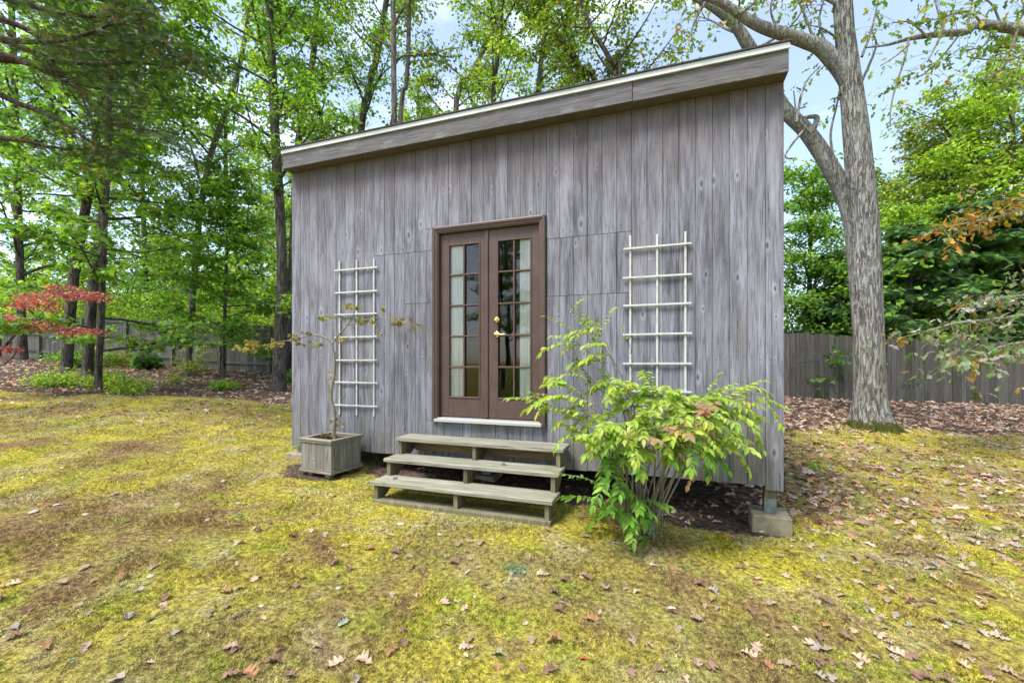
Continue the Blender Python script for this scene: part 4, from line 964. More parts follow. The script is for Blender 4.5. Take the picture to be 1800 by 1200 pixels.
# little weeds in the moss
PAL['weed'] = ([(0.22, 0.30, 0.20), (0.15, 0.25, 0.10), (0.32, 0.38, 0.28)], [0.4, 0.35, 0.25])
shrub('weed', 'grey green weed with pale tips alone in the foreground moss', g2(900, 1003), 0.05, 0.12, 16, 'weed', 0.026, seed=201, k=8, crad=0.035, group='weeds in the moss')
for i, (x, y) in enumerate([(1400, 1085), (1650, 1090), (330, 1128), (210, 985), (820, 945), (640, 1020), (1190, 1160), (1500, 1180), (755, 1130), (120, 1165), (1560, 930), (420, 905)]):
    shrub('weed', 'tiny green weed sprouting from the moss', g2(x, y), 0.035, 0.07, 6, 'weed' if i % 2 else 'maple', 0.02, seed=210 + i, k=5, crad=0.025, group='tiny weeds in the moss')

# ------------------------------------------------------------------ fences: boards one by one, rails, posts
def fence(label, a, b, h, rails, seed, step=0.145, mt='fence'):
    r = random.Random(seed); a = np.array(a, float); b = np.array(b, float); d = b - a; Ln = float(np.linalg.norm(d)); u = d / Ln; ang = math.atan2(u[1], u[0])
    t = thing('board_fence', label, 'fence', (a[0], a[1], 0), ang, 'board fences round the yard')
    ms = []
    for k in range(5):
        w = step * (0.90 + 0.015 * k); mb = MB().prism([(0, 0), (w, 0), (w, h + 0.012 * k - 0.02), (w * 0.78, h + 0.012 * k), (w * 0.2, h + 0.012 * k + 0.004), (0, h + 0.012 * k - 0.018)], 1, 0.0, 0.018)
        ms.append(mb.mesh('board')); ms[-1].materials.append(M[mt])
    n = min(290, int(Ln / step)); zl = None
    pan = 2.2
    def base(s):
        p = a + u * s; return float(gz(p[0], p[1]))
    for i in range(n):
        s = i * step; k = int(s / pan); zb = base((k + 0.5) * pan) * 0.45 + base(s) * 0.55
        o = obj('board', ms[r.randrange(5)], None, t, (s, r.uniform(-0.004, 0.004), zb - 0.03 + r.uniform(-0.015, 0.015)), (0, r.uniform(-0.008, 0.008), 0))
    if rails:
        for k in range(int(Ln / pan)):
            zb0, zb1 = [base((k + 0.5) * pan) * 0.45 + base((k + f) * pan) * 0.55 for f in (0, 1)]
            for hz in (0.28, 1.0, h - 0.16):
                mb = MB(); mb.prism([(k * pan + 0.05, zb0 + hz), (k * pan + pan - 0.05, zb1 + hz), (k * pan + pan - 0.05, zb1 + hz + 0.085), (k * pan + 0.05, zb0 + hz + 0.085)], 1, -0.045, -0.006)
                mb.build('rail', M['fence'], t)
            MB().box(k * pan - 0.048, k * pan + 0.048, -0.10, -0.005, zb0 - 0.1, zb0 + h + 0.03, 0.006).build('post', M['fence'], t)
    return t
def at(px, Y): return ((px - CX) / F * Y, Y)
fence('weathered board fence with rails and posts running behind the red maple', at(-70, 19.4), at(600, 16.6), 1.80, True, 1)
fence('plain weathered board fence standing behind the big oak', at(1330, 12.35), at(1900, 12.9), 1.84, False, 2, mt='fence_shaded')

# ------------------------------------------------------------------ the big oak by the shed
from mathutils import noise as mnoise
def thick_tube(path, rad, n, ridge=0.03, freq=7.0, zf=1.1, seed=0.0):
    V, Fq = tube(path, rad, n); m = len(path); V = V.reshape(m, n, 3)
    for i in range(m):
        c = path[i]
        for k in range(n):
            a = 2 * math.pi * k / n
            q = mnoise.noise((math.cos(a) * freq + seed, math.sin(a) * freq, i / m * zf * 12)) * 0.7 + mnoise.noise((math.cos(a) * 2 + seed, math.sin(a) * 2, i / m * 9)) * 0.8
            V[i, k] = c + (V[i, k] - c) * (1 + ridge * q)
    return V.reshape(-1, 3), Fq
OY = 8.3
oak_base = G(1533, 752); OY = oak_base[1]
oak = thing('oak_tree', 'big grey oak with mossy foot standing on the yard beside the shed', 'tree', oak_base)
rng = np.random.default_rng(5)
cl_pts = [(1533, 758), (1531, 742), (1529, 700), (1526, 600), (1523, 500), (1521, 400), (1511, 300), (1501, 200), (1493, 130), (1485, 60), (1481, 0), (1476, -80), (1468, -190)]
cl_w = [96, 86, 63, 58, 57, 52, 53, 47, 42, 38, 36, 32, 24]
def px3(pp, Y): return np.array([P(x, y, Y) for x, y in pp])
pth = spline(px3(cl_pts, OY), 130); wr = np.interp(np.linspace(0, 1, 130), np.linspace(0, 1, len(cl_w)), cl_w) / 2 / F * OY * 0.79
V, Fq = thick_tube(pth, wr * 0.96, 96, 0.07, 11.0)
obj('trunk', mesh('trunk', V - oak_base, Fq, None, True), M['bark_oak'], oak)
# root flare
T = TB()
for k in range(8):
    a = k * 0.785 + rng.normal(0, 0.15); d = np.array([math.cos(a), math.sin(a), 0])
    e = oak_base + d * rng.uniform(0.42, 0.58); e[2] = float(gz(e[0], e[1])) - 0.07
    T.add(spline([oak_base + d * 0.14 + (0, 0, 0.30), oak_base + d * 0.30 + (0, 0, 0.06), e], 8), np.array([0.10, 0.115, 0.115, 0.11, 0.095, 0.08, 0.06, 0.03]), 9, 0.06, rng)
obj('roots', T.mesh('roots', oak_base), M['bark_oak'], oak)
def limb(parent, off, pp, Ys, ws, mat_, name='limb', n=60, seg=28, seed=1.0, ridge=0.06):
    Ys = np.broadcast_to(Ys, (len(pp),)); pts = spline(np.array([P(x, y, Yk) for (x, y), Yk in zip(pp, Ys)]), n)
    yy = np.interp(np.linspace(0, 1, n), np.linspace(0, 1, len(pp)), Ys)
    r = np.interp(np.linspace(0, 1, n), np.linspace(0, 1, len(ws)), ws) / 2 / F * yy * 0.86
    V, Fq = thick_tube(pts, r, seg, ridge, 5.0, 1.0, seed)
    obj(name, mesh(name, V - off, Fq, None, True), mat_, parent); return pts
l1 = limb(oak, oak_base, [(1526, 650), (1521, 575), (1512, 480), (1502, 400), (1486, 345), (1463, 300), (1440, 262), (1415, 228), (1377, 190), (1345, 130), (1317, 82), (1290, 42), (1255, 14), (1215, -8), (1160, -40)],
          [OY, OY + .18, OY + .3, OY + .35, OY + .4, OY + .45, OY + .5, OY + .5, OY + .55, OY + .6, OY + .6, OY + .6, OY + .6, OY + .6, OY + .6], [44, 42, 40, 36, 33, 32, 30, 28, 26, 25, 24, 20, 16, 12, 7], M['bark_limb'], seed=3)
l2 = limb(oak, oak_base, [(1502, 185), (1486, 138), (1466, 108), (1442, 84), (1415, 73), (1385, 62), (1350, 52), (1318, 37), (1290, 18), (1255, 0), (1215, -14), (1150, -50)], OY, [16, 29, 30, 28, 25, 24, 22, 20, 17, 14, 11, 7], M['bark_limb'], seed=7)
limb(oak, oak_base, [(1425, 236), (1432, 222), (1436, 208), (1428, 205), (1412, 208)], OY + .45, [12, 11, 10, 8, 7], M['bark_limb'], n=16, seg=12, seed=9)
# twigs and sparse leaves of the oak
Tw = TB(); Lv = Leaves()
def twig(Tw, Lv, pp, Ys, w0, w1, pal, k=7, crad=0.2, size=0.13, start=0.3, every=1, sub=0, flat=0.6, n=14, tilt=0.6):
    Ys = np.broadcast_to(Ys, (len(pp),)); pts = spline(np.array([P(x, y, Yk) for (x, y), Yk in zip(pp, Ys)]), n)
    Tw.add(pts, np.linspace(w0, w1, n) / 2 / F * float(np.mean(Ys)), 5)
    cs = [p for i, p in enumerate(pts) if i >= start * n and i % every == 0]
    for s in range(sub):
        q = pts[rng.integers(int(start * n), n)]; sp = branch_path(rng, q, rng.uniform(0, 6.28), rng.normal(-0.1, 0.5), rng.uniform(0.25, 0.7), 4, -0.1)
        Tw.add(sp, np.linspace(0.005, 0.002, 5), 3); cs += [sp[2], sp[4]]
    if k: clusters(rng, Lv, np.array(cs), k, crad, flat, size, pal, 0.4, tilt)
O = 'oak'
twig(Tw, Lv, [(1495, 20), (1440, -10), (1400, -50)], OY, 8, 4, O, k=0)
for pp, sub in [([(1430, 70), (1418, 35), (1405, 5), (1398, -30)], 6), ([(1460, 100), (1440, 40), (1450, -10), (1440, -40)], 5), ([(1370, 58), (1355, 20), (1362, -20)], 5), ([(1500, 70), (1470, 65), (1445, 50), (1425, 45)], 3),
                ([(1400, 215), (1408, 170), (1420, 140), (1440, 118)], 1), ([(1412, 230), (1395, 250), (1380, 275), (1400, 280)], 2), ([(1470, 305), (1460, 240), (1470, 190), (1475, 160)], 3), ([(1425, 235), (1402, 205), (1395, 160)], 2),
                ([(1515, 100), (1530, 60), (1540, 20), (1548, -20)], 2), ([(1512, 150), (1534, 100), (1540, 75), (1530, 50)], 1), ([(1300, 25), (1330, 0), (1345, -30)], 5), ([(1260, 5), (1290, -10), (1330, -25)], 5), ([(1240, 5), (1225, 30), (1215, 60), (1222, 85)], 4)]:
    twig(Tw, Lv, pp, OY + rng.uniform(-0.3, 0.3), 5, 2, O, k=3, crad=0.17, size=0.12, start=0.45, every=3, sub=sub)
rngo = rng
tp = spline(px3([(1481, 0), (1476, -80), (1468, -190), (1460, -300)], OY), 14)
add_crown(np.random.default_rng(55), Tw, Lv, tp, np.linspace(0.2, 0.1, 14), dict(n=16, t0=0.05, ln=3.4, sub=5, tw=3, k=6, crad=0.35, size=0.13, pal='oak', taper=0.2, el=0.45))
add_crown(np.random.default_rng(56), Tw, Lv, l1[-22:], np.linspace(0.13, 0.05, 22), dict(n=9, t0=0.1, ln=1.6, sub=4, tw=2, k=5, crad=0.25, size=0.12, pal='oak', taper=0.2, el=0.35))
obj('twigs', Tw.mesh('twigs', oak_base), M['bark_limb'], oak)['kind'] = 'stuff'; obj('crown', Lv.mesh('crown', 'oaklow', oak_base), M['leaf'], oak)

# ------------------------------------------------------------------ a second oak just outside the view: one limb reaches in
YB = 7.4
ob = G(2060, 800); ob = np.array([(2060 - CX) / F * YB, YB, 0]); ob[2] = float(gz(ob[0], ob[1]))
oak2 = thing('oak_tree', 'neighbouring oak whose long crooked limb reaches in across the open sky', 'tree', ob)
pp2 = [ob + (0, 0, -0.05), ob + (0.02, 0, 2), ob + (-0.05, 0, 4.5), ob + (0.1, 0.1, 7), ob + (0.2, 0.1, 10)]
V, Fq = thick_tube(spline(pp2, 50), np.linspace(0.30, 0.16, 50), 28, 0.04)
obj('trunk', mesh('trunk', V - ob, Fq, None, True), M['bark_oak'], oak2)
l3 = limb(oak2, ob, [(2062, 110), (1960, 75), (1880, 62), (1800, 53), (1755, 47), (1717, 43), (1697, 56), (1653, 60), (1600, 68), (1560, 79), (1522, 84)], YB, [40, 30, 25, 20, 18, 17, 14, 12, 8, 5, 3], M['bark_limb'], n=70, seg=16, seed=13, ridge=0.1)
Tw = TB(); Lv = Leaves()
for pp, sub in [([(1597, 70), (1590, 105), (1575, 150), (1566, 190), (1565, 222)], 3), ([(1598, 78), (1575, 98), (1548, 116)], 0), ([(1655, 60), (1640, 90), (1630, 110)], 3), ([(1690, 55), (1660, 95), (1625, 130), (1610, 135)], 5),
                ([(1730, 45), (1700, 20), (1660, 30), (1620, 40)], 7), ([(1760, 45), (1740, 5), (1700, -10)], 6), ([(1790, 50), (1775, 90), (1760, 120), (1735, 140)], 7), ([(1700, 55), (1705, 20), (1715, -15)], 5), ([(1630, 65), (1600, 40), (1570, 40)], 4),
                ([(1780, 50), (1800, 20), (1790, -15)], 6), ([(1660, 58), (1650, 25), (1640, -10)], 6), ([(1820, 55), (1790, 100), (1740, 105), (1700, 100)], 6), ([(1745, 46), (1730, 80), (1690, 90)], 5), ([(1850, 60), (1830, 110), (1790, 140)], 6)]:
    twig(Tw, Lv, pp, YB + rng.uniform(-0.4, 0.4), 4, 2, 'oak', k=3, crad=0.16, size=0.11, start=0.4, every=3, sub=sub)
add_crown(np.random.default_rng(57), Tw, Lv, spline(pp2, 20)[8:], np.linspace(0.2, 0.1, 12), dict(n=10, t0=0.3, ln=2.6, sub=5, tw=3, k=6, crad=0.35, size=0.13, pal='oak', taper=0.3))
# orange tinged and pale drooping branches lower down belong to the same tree
YC = 7.0
def low_limb(pp, w, pal, subs, k, crad, size, Yq, every=2, start=0.2):
    limb(oak2, ob, pp, Yq, w, M['twig'], n=30, seg=8, seed=rng.uniform(0, 9), ridge=0.05)
    twig(Tw, Lv, pp[2:], Yq[2:], 2, 1, pal, k=k, crad=crad, size=size, start=start, every=every, sub=subs, flat=0.35, tilt=0.35)
low_limb([(2062, 330), (1950, 360), (1800, 372), (1740, 385), (1700, 392), (1650, 402)], [30, 14, 7, 5, 3, 2], 'autumn', 22, 4, 0.2, 0.12, [YB, 7.3, 7.2, 7.1, 7.0, 7.0])
low_limb([(2062, 480), (1950, 520), (1830, 548), (1740, 562), (1680, 568), (1630, 582), (1590, 592)], [30, 14, 8, 6, 5, 3, 2], 'pale', 24, 4, 0.18, 0.13, [YB, 7.2, 7.0, 6.9, 6.9, 6.9, 6.9], start=0.1)
low_limb([(2062, 540), (1950, 585), (1820, 598), (1760, 610), (1720, 622), (1660, 636)], [28, 13, 7, 5, 3, 2], 'pale', 26, 4, 0.18, 0.13, [YB, 7.1, 6.8, 6.7, 6.7, 6.7], start=0.1)
low_limb([(2062, 430), (1960, 470), (1860, 505), (1790, 520), (1730, 530), (1690, 545)], [28, 13, 6, 4, 3, 2], 'pale', 15, 4, 0.17, 0.125, [YB, 7.2, 7.1, 7.0, 7.0, 7.0], start=0.2)
low_limb([(2062, 270), (1960, 320), (1860, 345), (1800, 352), (1760, 348)], [28, 13, 6, 4, 3], 'autumn', 8, 4, 0.2, 0.12, [YB, 7.3, 7.2, 7.1, 7.0], start=0.2)
obj('twigs', Tw.mesh('twigs', ob), M['twig'], oak2)['kind'] = 'stuff'; obj('crown', Lv.mesh('crown', 'oaklow', ob), M['leaf'], oak2)

# ------------------------------------------------------------------ overhanging cedar
YD = 6.6
cb = np.array([(-330 - CX) / F * YD, YD, 0]); cb[2] = float(gz(cb[0], cb[1]))
cedar = thing('cedar_tree', 'dark feathery cedar whose long branches overhang the yard', 'tree', cb)
V, Fq = thick_tube(spline([cb + (0, 0, -0.05), cb + (0.05, 0, 3), cb + (0.0, 0.1, 6), cb + (0.1, 0, 9.5)], 40), np.linspace(0.26, 0.08, 40), 24, 0.06)
obj('trunk', mesh('trunk', V - cb, Fq, None, True), M['bark_red'], cedar)
rng = np.random.default_rng(91); Tw = TB(); Lv = Leaves()
ced = [([(-325, 70), (-60, 85), (60, 115), (130, 150), (165, 190), (190, 215), (230, 226), (310, 234)], 26, 6.6), ([(-325, 60), (-60, 98), (40, 110), (110, 128), (150, 152), (230, 158)], 28, 6.9), ([(-325, -10), (-60, 55), (60, 74), (140, 64), (190, 45), (250, 40)], 30, 6.4),
       ([(-325, 230), (-60, 240), (30, 246), (90, 258), (140, 262)], 18, 6.9), ([(-325, -70), (-60, -20), (50, 10), (120, 25), (200, 30), (280, 20)], 30, 6.8), ([(-325, 120), (-60, 150), (40, 185), (110, 215), (160, 250), (200, 268)], 20, 7.2),
       ([(-325, -120), (-60, -60), (120, -20), (220, 20), (265, 70), (290, 120)], 28, 6.5), ([(-325, 40), (-40, 60), (90, 105), (180, 112), (240, 110), (310, 120)], 30, 7.2), ([(-325, 10), (-20, 30), (100, 80), (200, 90), (270, 75)], 30, 7.5)]
for pp, sub, yy in ced:
    b = limb(cedar, cb, pp, yy, [26, 15, 10, 7, 5, 3], M['bark_red'], n=40, seg=8, seed=rng.uniform(0, 9), ridge=0.08)
    cs = []
    for s in range(int(sub * 0.45)):
        q = b[rng.integers(13, 40)]; az = rng.uniform(-1.4, 1.4)
        sp = branch_path(rng, q, az, rng.normal(-0.02, 0.4), rng.uniform(0.35, 0.95), 5, -0.12, 0.15)
        Tw.add(sp, np.linspace(0.007, 0.002, 6), 3); cs += [sp[1], sp[2], sp[3], sp[4], sp[5]]
        for z_ in range(3):
            s2 = branch_path(rng, sp[rng.integers(1, 5)], az + rng.choice([-1, 1]) * rng.uniform(0.4, 1.0), rng.normal(0, 0.35), rng.uniform(0.2, 0.5), 3, -0.1)
            Tw.add(s2, np.linspace(0.004, 0.0015, 4), 3); cs += [s2[1], s2[2], s2[3]]
    clusters(rng, Lv, np.array(cs), 4, 0.12, 0.8, 0.10, 'cedar', 0.15, 0.7)
obj('twigs', Tw.mesh('twigs', cb), M['bark_red'], cedar)['kind'] = 'stuff'; obj('crown', Lv.mesh('crown', 'spray', cb), M['needle'], cedar)

# ------------------------------------------------------------------ red japanese maple
YR = 9.6
rbp = np.array([(-75 - CX) / F * YR, YR, 0]); rbp[2] = float(gz(rbp[0], rbp[1]))
redm = thing('red_maple', 'low japanese maple with flat layers of crimson leaves by the fence', 'tree', rbp)
rng = np.random.default_rng(17); T = TB(); Lv = Leaves()
q0 = rbp + (0, 0, -0.05)
stem = spline([q0, P(-40, 650, YR), P(5, 612, YR), P(32, 580, YR)], 14); T.add(stem, np.linspace(0.05, 0.022, 14), 8)
for pp in ([(5, 612), (30, 585), (62, 555), (70, 520), (100, 508)], [(-40, 650), (10, 640), (40, 600), (55, 570), (110, 520), (170, 522)], [(32, 580), (60, 572), (110, 580), (190, 582)], [(32, 580), (10, 560), (0, 545)], [(20, 600), (18, 612), (28, 618)], [(62, 555), (40, 535), (20, 528)]):
    yy = YR + rng.uniform(-0.2, 0.2); s = spline([P(x, y, yy) for x, y in pp], 12); T.add(s, np.linspace(0.016, 0.004, 12), 5)
for cx_, cy_, hx, hy, m in [(110, 514, 78, 7, 60), (60, 527, 48, 7, 30), (150, 521, 38, 6, 26), (40, 534, 26, 5, 14), (75, 538, 26, 5, 14), (20, 566, 40, 8, 40), (80, 572, 60, 8, 46), (150, 580, 46, 6, 34), (12, 612, 22, 6, 18), (105, 502, 30, 4, 16), (12, 556, 20, 5, 14), (-30, 560, 40, 10, 30)]:
    cs = []
    for i in range(m):
        a, b = rng.normal(0, 0.5), rng.normal(0, 0.45); cs.append(P(cx_ + hx * np.clip(a, -1, 1), cy_ + hy * np.clip(b, -1, 1) + 4 * a * a, YR + rng.uniform(-0.55, 0.55)))
    clusters(rng, Lv, np.array(cs), 9, 0.16, 0.26, 0.06, 'red', 0.45, 0.5)
obj('stems', T.mesh('stems', rbp), M['bark_dark'], redm); obj('crown', Lv.mesh('crown', 'star', rbp), M['leaf'], redm)

# ------------------------------------------------------------------ small tree in the planter
YP = 4.80
sb = np.array([(589 - CX) / F * YP, YP, pz + PH - 0.12])
sap = thing('potted_maple', 'spindly little maple with few bronze leaves growing in the planter box', 'tree', sb)
rng = np.random.default_rng(23); T = TB(); Lv = Leaves()
def tw2(pp, w, n=16, dy=(0, 0)):
    s = spline([P(x, y, YP + dy[0] + (dy[1] - dy[0]) * i / max(1, len(pp) - 1)) for i, (x, y) in enumerate(pp)], n); T.add(s, np.interp(np.linspace(0, 1, n), np.linspace(0, 1, len(w)), w) / 2 / F * YP * 0.72, 7, 0.05, rng); return s
tw2([(589, 778), (587, 755), (588, 725), (583, 705), (582, 690), (587, 660), (588, 635), (586, 618), (584, 604)], [10, 8, 7, 8, 9, 7, 6, 5, 5], 28)
tw2([(582, 690), (580, 680), (586, 670), (590, 667)], [7, 6, 5, 4], 8)
tw2([(584, 604), (596, 588), (610, 572), (618, 560), (624, 546)], [5, 4, 4, 3, 2])
tw2([(584, 604), (574, 594), (560, 590), (546, 589), (520, 596), (480, 603), (445, 612)], [5, 5, 5, 3, 2.5, 2, 1], 22, (0, 0.15))
tw2([(610, 572), (640, 563), (665, 558), (690, 561), (720, 570), (760, 582)], [3, 3, 2.5, 2, 2, 1], 20, (0, -0.05))
tw2([(618, 560), (600, 555), (575, 557), (560, 556)], [2.5, 2, 1.5, 1])
tw2([(610, 572), (585, 545), (568, 530), (556, 522)], [2, 1.5, 1, 1])
tw2([(588, 625), (598, 600), (615, 592)], [2, 1.5, 1]); tw2([(546, 589), (556, 602), (575, 612)], [2, 1.5, 1]); tw2([(588, 650), (600, 640), (612, 648)], [2, 1, 1]); tw2([(589, 755), (600, 745), (606, 738)], [2, 1, 1])
for x, y, hx, hy, m, k in [(505, 598, 32, 7, 10, 5), (462, 605, 30, 8, 12, 5), (528, 590, 18, 6, 6, 5), (617, 538, 15, 3, 7, 5), (574, 557, 12, 3, 5, 4), (640, 563, 18, 5, 7, 5), (706, 562, 20, 6, 8, 5), (728, 572, 14, 4, 5, 3), (675, 541, 5, 2, 2, 4), (600, 595, 10, 5, 3, 4), (655, 583, 12, 2, 2, 3), (560, 603, 14, 5, 5, 4),
                           (587, 736, 9, 4, 4, 4), (594, 700, 8, 5, 2, 3), (604, 745, 8, 4, 2, 3), (586, 655, 4, 6, 2, 3), (610, 724, 6, 2, 1, 3), (580, 765, 12, 4, 5, 4), (430, 610, 20, 8, 6, 5)]:
    cs = np.array([P(x + hx * rng.uniform(-1, 1), y + hy * rng.uniform(-1, 1), YP + rng.uniform(-0.1, 0.12)) for i in range(m)])
    clusters(rng, Lv, cs, k, 0.045, 0.4, 0.045, 'bronze', 0.5, 0.5)
obj('stem', T.mesh('stem', sb), M['twig'], sap); obj('foliage', Lv.mesh('foliage', 'star', sb), M['leaf'], sap)

# ------------------------------------------------------------------ the bright bush in front of the wall
bb = G(1128, 942); 
bush = thing('burning_bush', 'bright yellow green bush with arching twigs beside the wooden steps', 'shrub', bb)
rng = np.random.default_rng(31); T = TB(); B1 = Leaves(); B2 = Leaves(); B3 = Leaves(); BY = bb[1]
def wallY(px): 
    k = (px - CX) / F; s = (k * WC[1] - WC[0]) / (WU[0] - k * WU[1]); return WC[1] + s * WU[1]
def leafy(path, pal, size=0.062, gap=0.026, start=0.15, droop=0.2):
    """opposite leaf pairs along a twig"""
    cum = np.concatenate([[0], np.cumsum(np.linalg.norm(np.diff(path, axis=0), axis=1))]); tot = cum[-1]
    s = start * tot; side = 0
    while s < tot:
        p = np.array([np.interp(s, cum, path[:, c]) for c in range(3)]); q = np.array([np.interp(min(tot, s + 0.01), cum, path[:, c]) for c in range(3)])
        t = q - p; t = t / (np.linalg.norm(t) + 1e-9) if np.linalg.norm(t) > 1e-6 else np.array([1.0, 0, 0])
        up = np.array([0, 0, 1.0]); lat = np.cross(t, up); lat /= np.linalg.norm(lat) + 1e-6
        for sg in (-1, 1):
            d = lat * sg * 0.8 + t * 0.65 + np.array([0, 0, -droop * rng.uniform(0.4, 1.5)]) + 0.2 * rng.standard_normal(3)
            nn = up + 0.35 * rng.standard_normal(3) + np.array([0, -0.45, 0])
            c = colours(rng, pal, 1)[0]; B1.add(p, d, nn, size * rng.uniform(0.55, 1.25), c)
        s += gap * rng.uniform(0.8, 1.3)
    B1.add(path[-1], path[-1] - path[-2] + np.array([0, 0, -0.005]), np.array([0, 0, 1.0]) + 0.3 * rng.standard_normal(3), size, colours(rng, pal, 1)[0])
def to_px(p): return (CX + p[0] / p[1] * F, HY + (EYE - p[2]) / p[1] * F)
targets = [((950, 708), 0.0, 4), ((985, 668), 0.05, 4), ((1012, 600), 0.1, 3), ((1020, 545), 0.15, 3), ((1060, 655), 0.1, 5), ((1105, 688), 0.0, 7), ((1150, 682), -.1, 8), ((1195, 692), 0.05, 8), ((1245, 694), -.05, 8), ((1300, 690), 0.05, 6), ((1340, 700), 0.0, 4),
           ((1215, 765), -.3, 7), ((1055, 742), -.2, 8), ((1010, 765), -.1, 5), ((1075, 835), -.3, 8), ((1285, 760), -.15, 8), ((1180, 735), -.35, 8), ((1130, 725), -.35, 9), ((1100, 765), -.3, 8), ((1245, 730), -.3, 8), ((1150, 700), .15, 7), ((1210, 708), .2, 7), ((1270, 712), .15, 6), ((1060, 880), -.2, 6), ((1030, 720), 0.05, 6)]
for (tx, ty), dY, ntw in targets:
    ye = min(BY + dY + 0.0, wallY(tx) - 0.12); e = P(tx, ty, ye)
    b0 = bb + np.array([rng.normal(0, 0.07), rng.normal(0, 0.06), -0.03]); h = e[2] - b0[2]
    mid = b0 + (e - b0) * np.array([0.30, 0.3, 0]) + np.array([rng.normal(0, 0.03), 0, h * 0.55]); m2 = b0 + (e - b0) * np.array([0.62, 0.62, 0]) + np.array([0, 0, h * 0.86])
    s = spline([b0, mid, m2, e], 20); T.add(s, np.linspace(rng.uniform(0.006, 0.010), 0.0025, 20), 6, 0.04, rng)
    pinkish = 1090 < tx < 1250 and 715 < ty < 790
    low = ty > 820
    for j in range(int(ntw * (1.45 if ty < 820 else 1.5))):
        q = s[rng.integers(11, 20)] if not low else s[rng.integers(6, 20)]
        az = math.atan2(e[1] - b0[1] - 0.25, e[0] - b0[0]) + rng.normal(0, 1.1)
        tp_ = branch_path(rng, q, az, rng.normal(0.15, 0.4), rng.uniform(0.16, 0.36), 6, -0.65, 0.08)
        tp_[:, 1] = np.minimum(tp_[:, 1], np.array([wallY(to_px(p)[0]) - 0.05 for p in tp_]))
        T.add(tp_, np.linspace(0.0035, 0.0012, 7), 3)
        x_, y_ = to_px(tp_[-1])
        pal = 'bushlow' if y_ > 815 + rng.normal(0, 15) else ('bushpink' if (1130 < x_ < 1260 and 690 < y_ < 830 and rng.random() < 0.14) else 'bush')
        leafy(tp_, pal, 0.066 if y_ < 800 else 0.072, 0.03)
    leafy(s[13:], 'bush' if not low else 'bushlow', 0.06, 0.04)
def shoot(pp, Ys, pal='bush', size=0.058, w=0.004, gap=0.032, start=0.35, side=()):
    Ys = np.broadcast_to(Ys, (len(pp),)); Ys = [min(y, wallY(p[0]) - 0.06) if p[0] < 1370 else y for y, p in zip(Ys, pp)]
    s = spline([P(x, y, yy) for (x, y), yy in zip(pp, Ys)], 18); T.add(s, np.linspace(w, 0.0013, 18), 5); leafy(s, pal, size, gap, start)
shoot([(1110, 690), (1075, 630), (1045, 588), (1022, 566), (1005, 545), (1018, 530)], BY + .1, w=0.006, start=0.5)
shoot([(1045, 588), (1010, 578), (985, 566), (960, 556)], BY + .1, start=0.1); shoot([(1045, 588), (1020, 580), (995, 588), (972, 590)], BY, start=0.1); shoot([(1045, 588), (1060, 570), (1075, 545)], BY + .1, start=0.2)
shoot([(1062, 690), (1062, 640), (1056, 600), (1050, 570)], BY + .15, start=0.4); shoot([(1040, 680), (1020, 640), (1000, 600)], BY + .1, start=0.3); shoot([(1040, 680), (1010, 655), (985, 660), (965, 672)], BY + .05, start=0.2)
shoot([(1060, 690), (1035, 660), (1015, 632), (1040, 640)], BY + .15, start=0.3); shoot([(1106, 690), (1112, 650), (1108, 612), (1095, 580)], BY + .2, start=0.6, gap=0.07)
shoot([(1070, 720), (1000, 695), (955, 700), (922, 722)], BY - .1, start=0.2, size=0.065); shoot([(1050, 720), (990, 700), (950, 692), (925, 698)], BY, start=0.2); shoot([(1040, 730), (1000, 720), (965, 715)], BY - .1, start=0.2)
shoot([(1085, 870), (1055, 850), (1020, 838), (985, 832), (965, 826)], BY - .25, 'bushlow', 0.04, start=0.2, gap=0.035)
shoot([(1040, 770), (1000, 745), (985, 740), (972, 752)], BY - .1, start=0.2); shoot([(1040, 790), (1005, 765), (985, 772), (975, 790)], BY - .1, start=0.2)
shoot([(1290, 690), (1330, 694), (1358, 720), (1376, 752)], [BY, BY - .1, BY - .15, BY - .2], start=0.35, size=0.06); shoot([(1290, 700), (1320, 682), (1338, 682), (1350, 690)], BY - .12, start=0.3, size=0.06)
shoot([(1270, 720), (1310, 740), (1330, 765), (1340, 790)], BY - .1, start=0.3, size=0.065); shoot([(1330, 690), (1360, 706), (1382, 716)], BY - .2, start=0.4, size=0.055)
shoot([(1250, 770), (1290, 785), (1310, 815), (1318, 830)], BY - .2, start=0.2, size=0.07); shoot([(1240, 700), (1250, 680), (1262, 660)], BY + .1, start=0.3); shoot([(1300, 690), (1325, 672), (1345, 668)], BY, start=0.2)
shoot([(1190, 790), (1215, 830), (1210, 850)], BY - .4, 'bushpink', 0.07, start=0.1); shoot([(1190, 780), (1230, 790), (1250, 815)], BY - .4, 'bushpink', 0.07, start=0.1); shoot([(1160, 760), (1180, 750), (1210, 745), (1235, 765)], BY - .4, 'bushpink', 0.065, start=0.1)
for k in range(9):
    a = rng.uniform(0, 6.28); leafy(branch_path(rng, bb + np.array([-0.02, -0.03, 0]), a, 0.7, 0.13, 5, -0.3), 'bushlow', 0.042, 0.028)
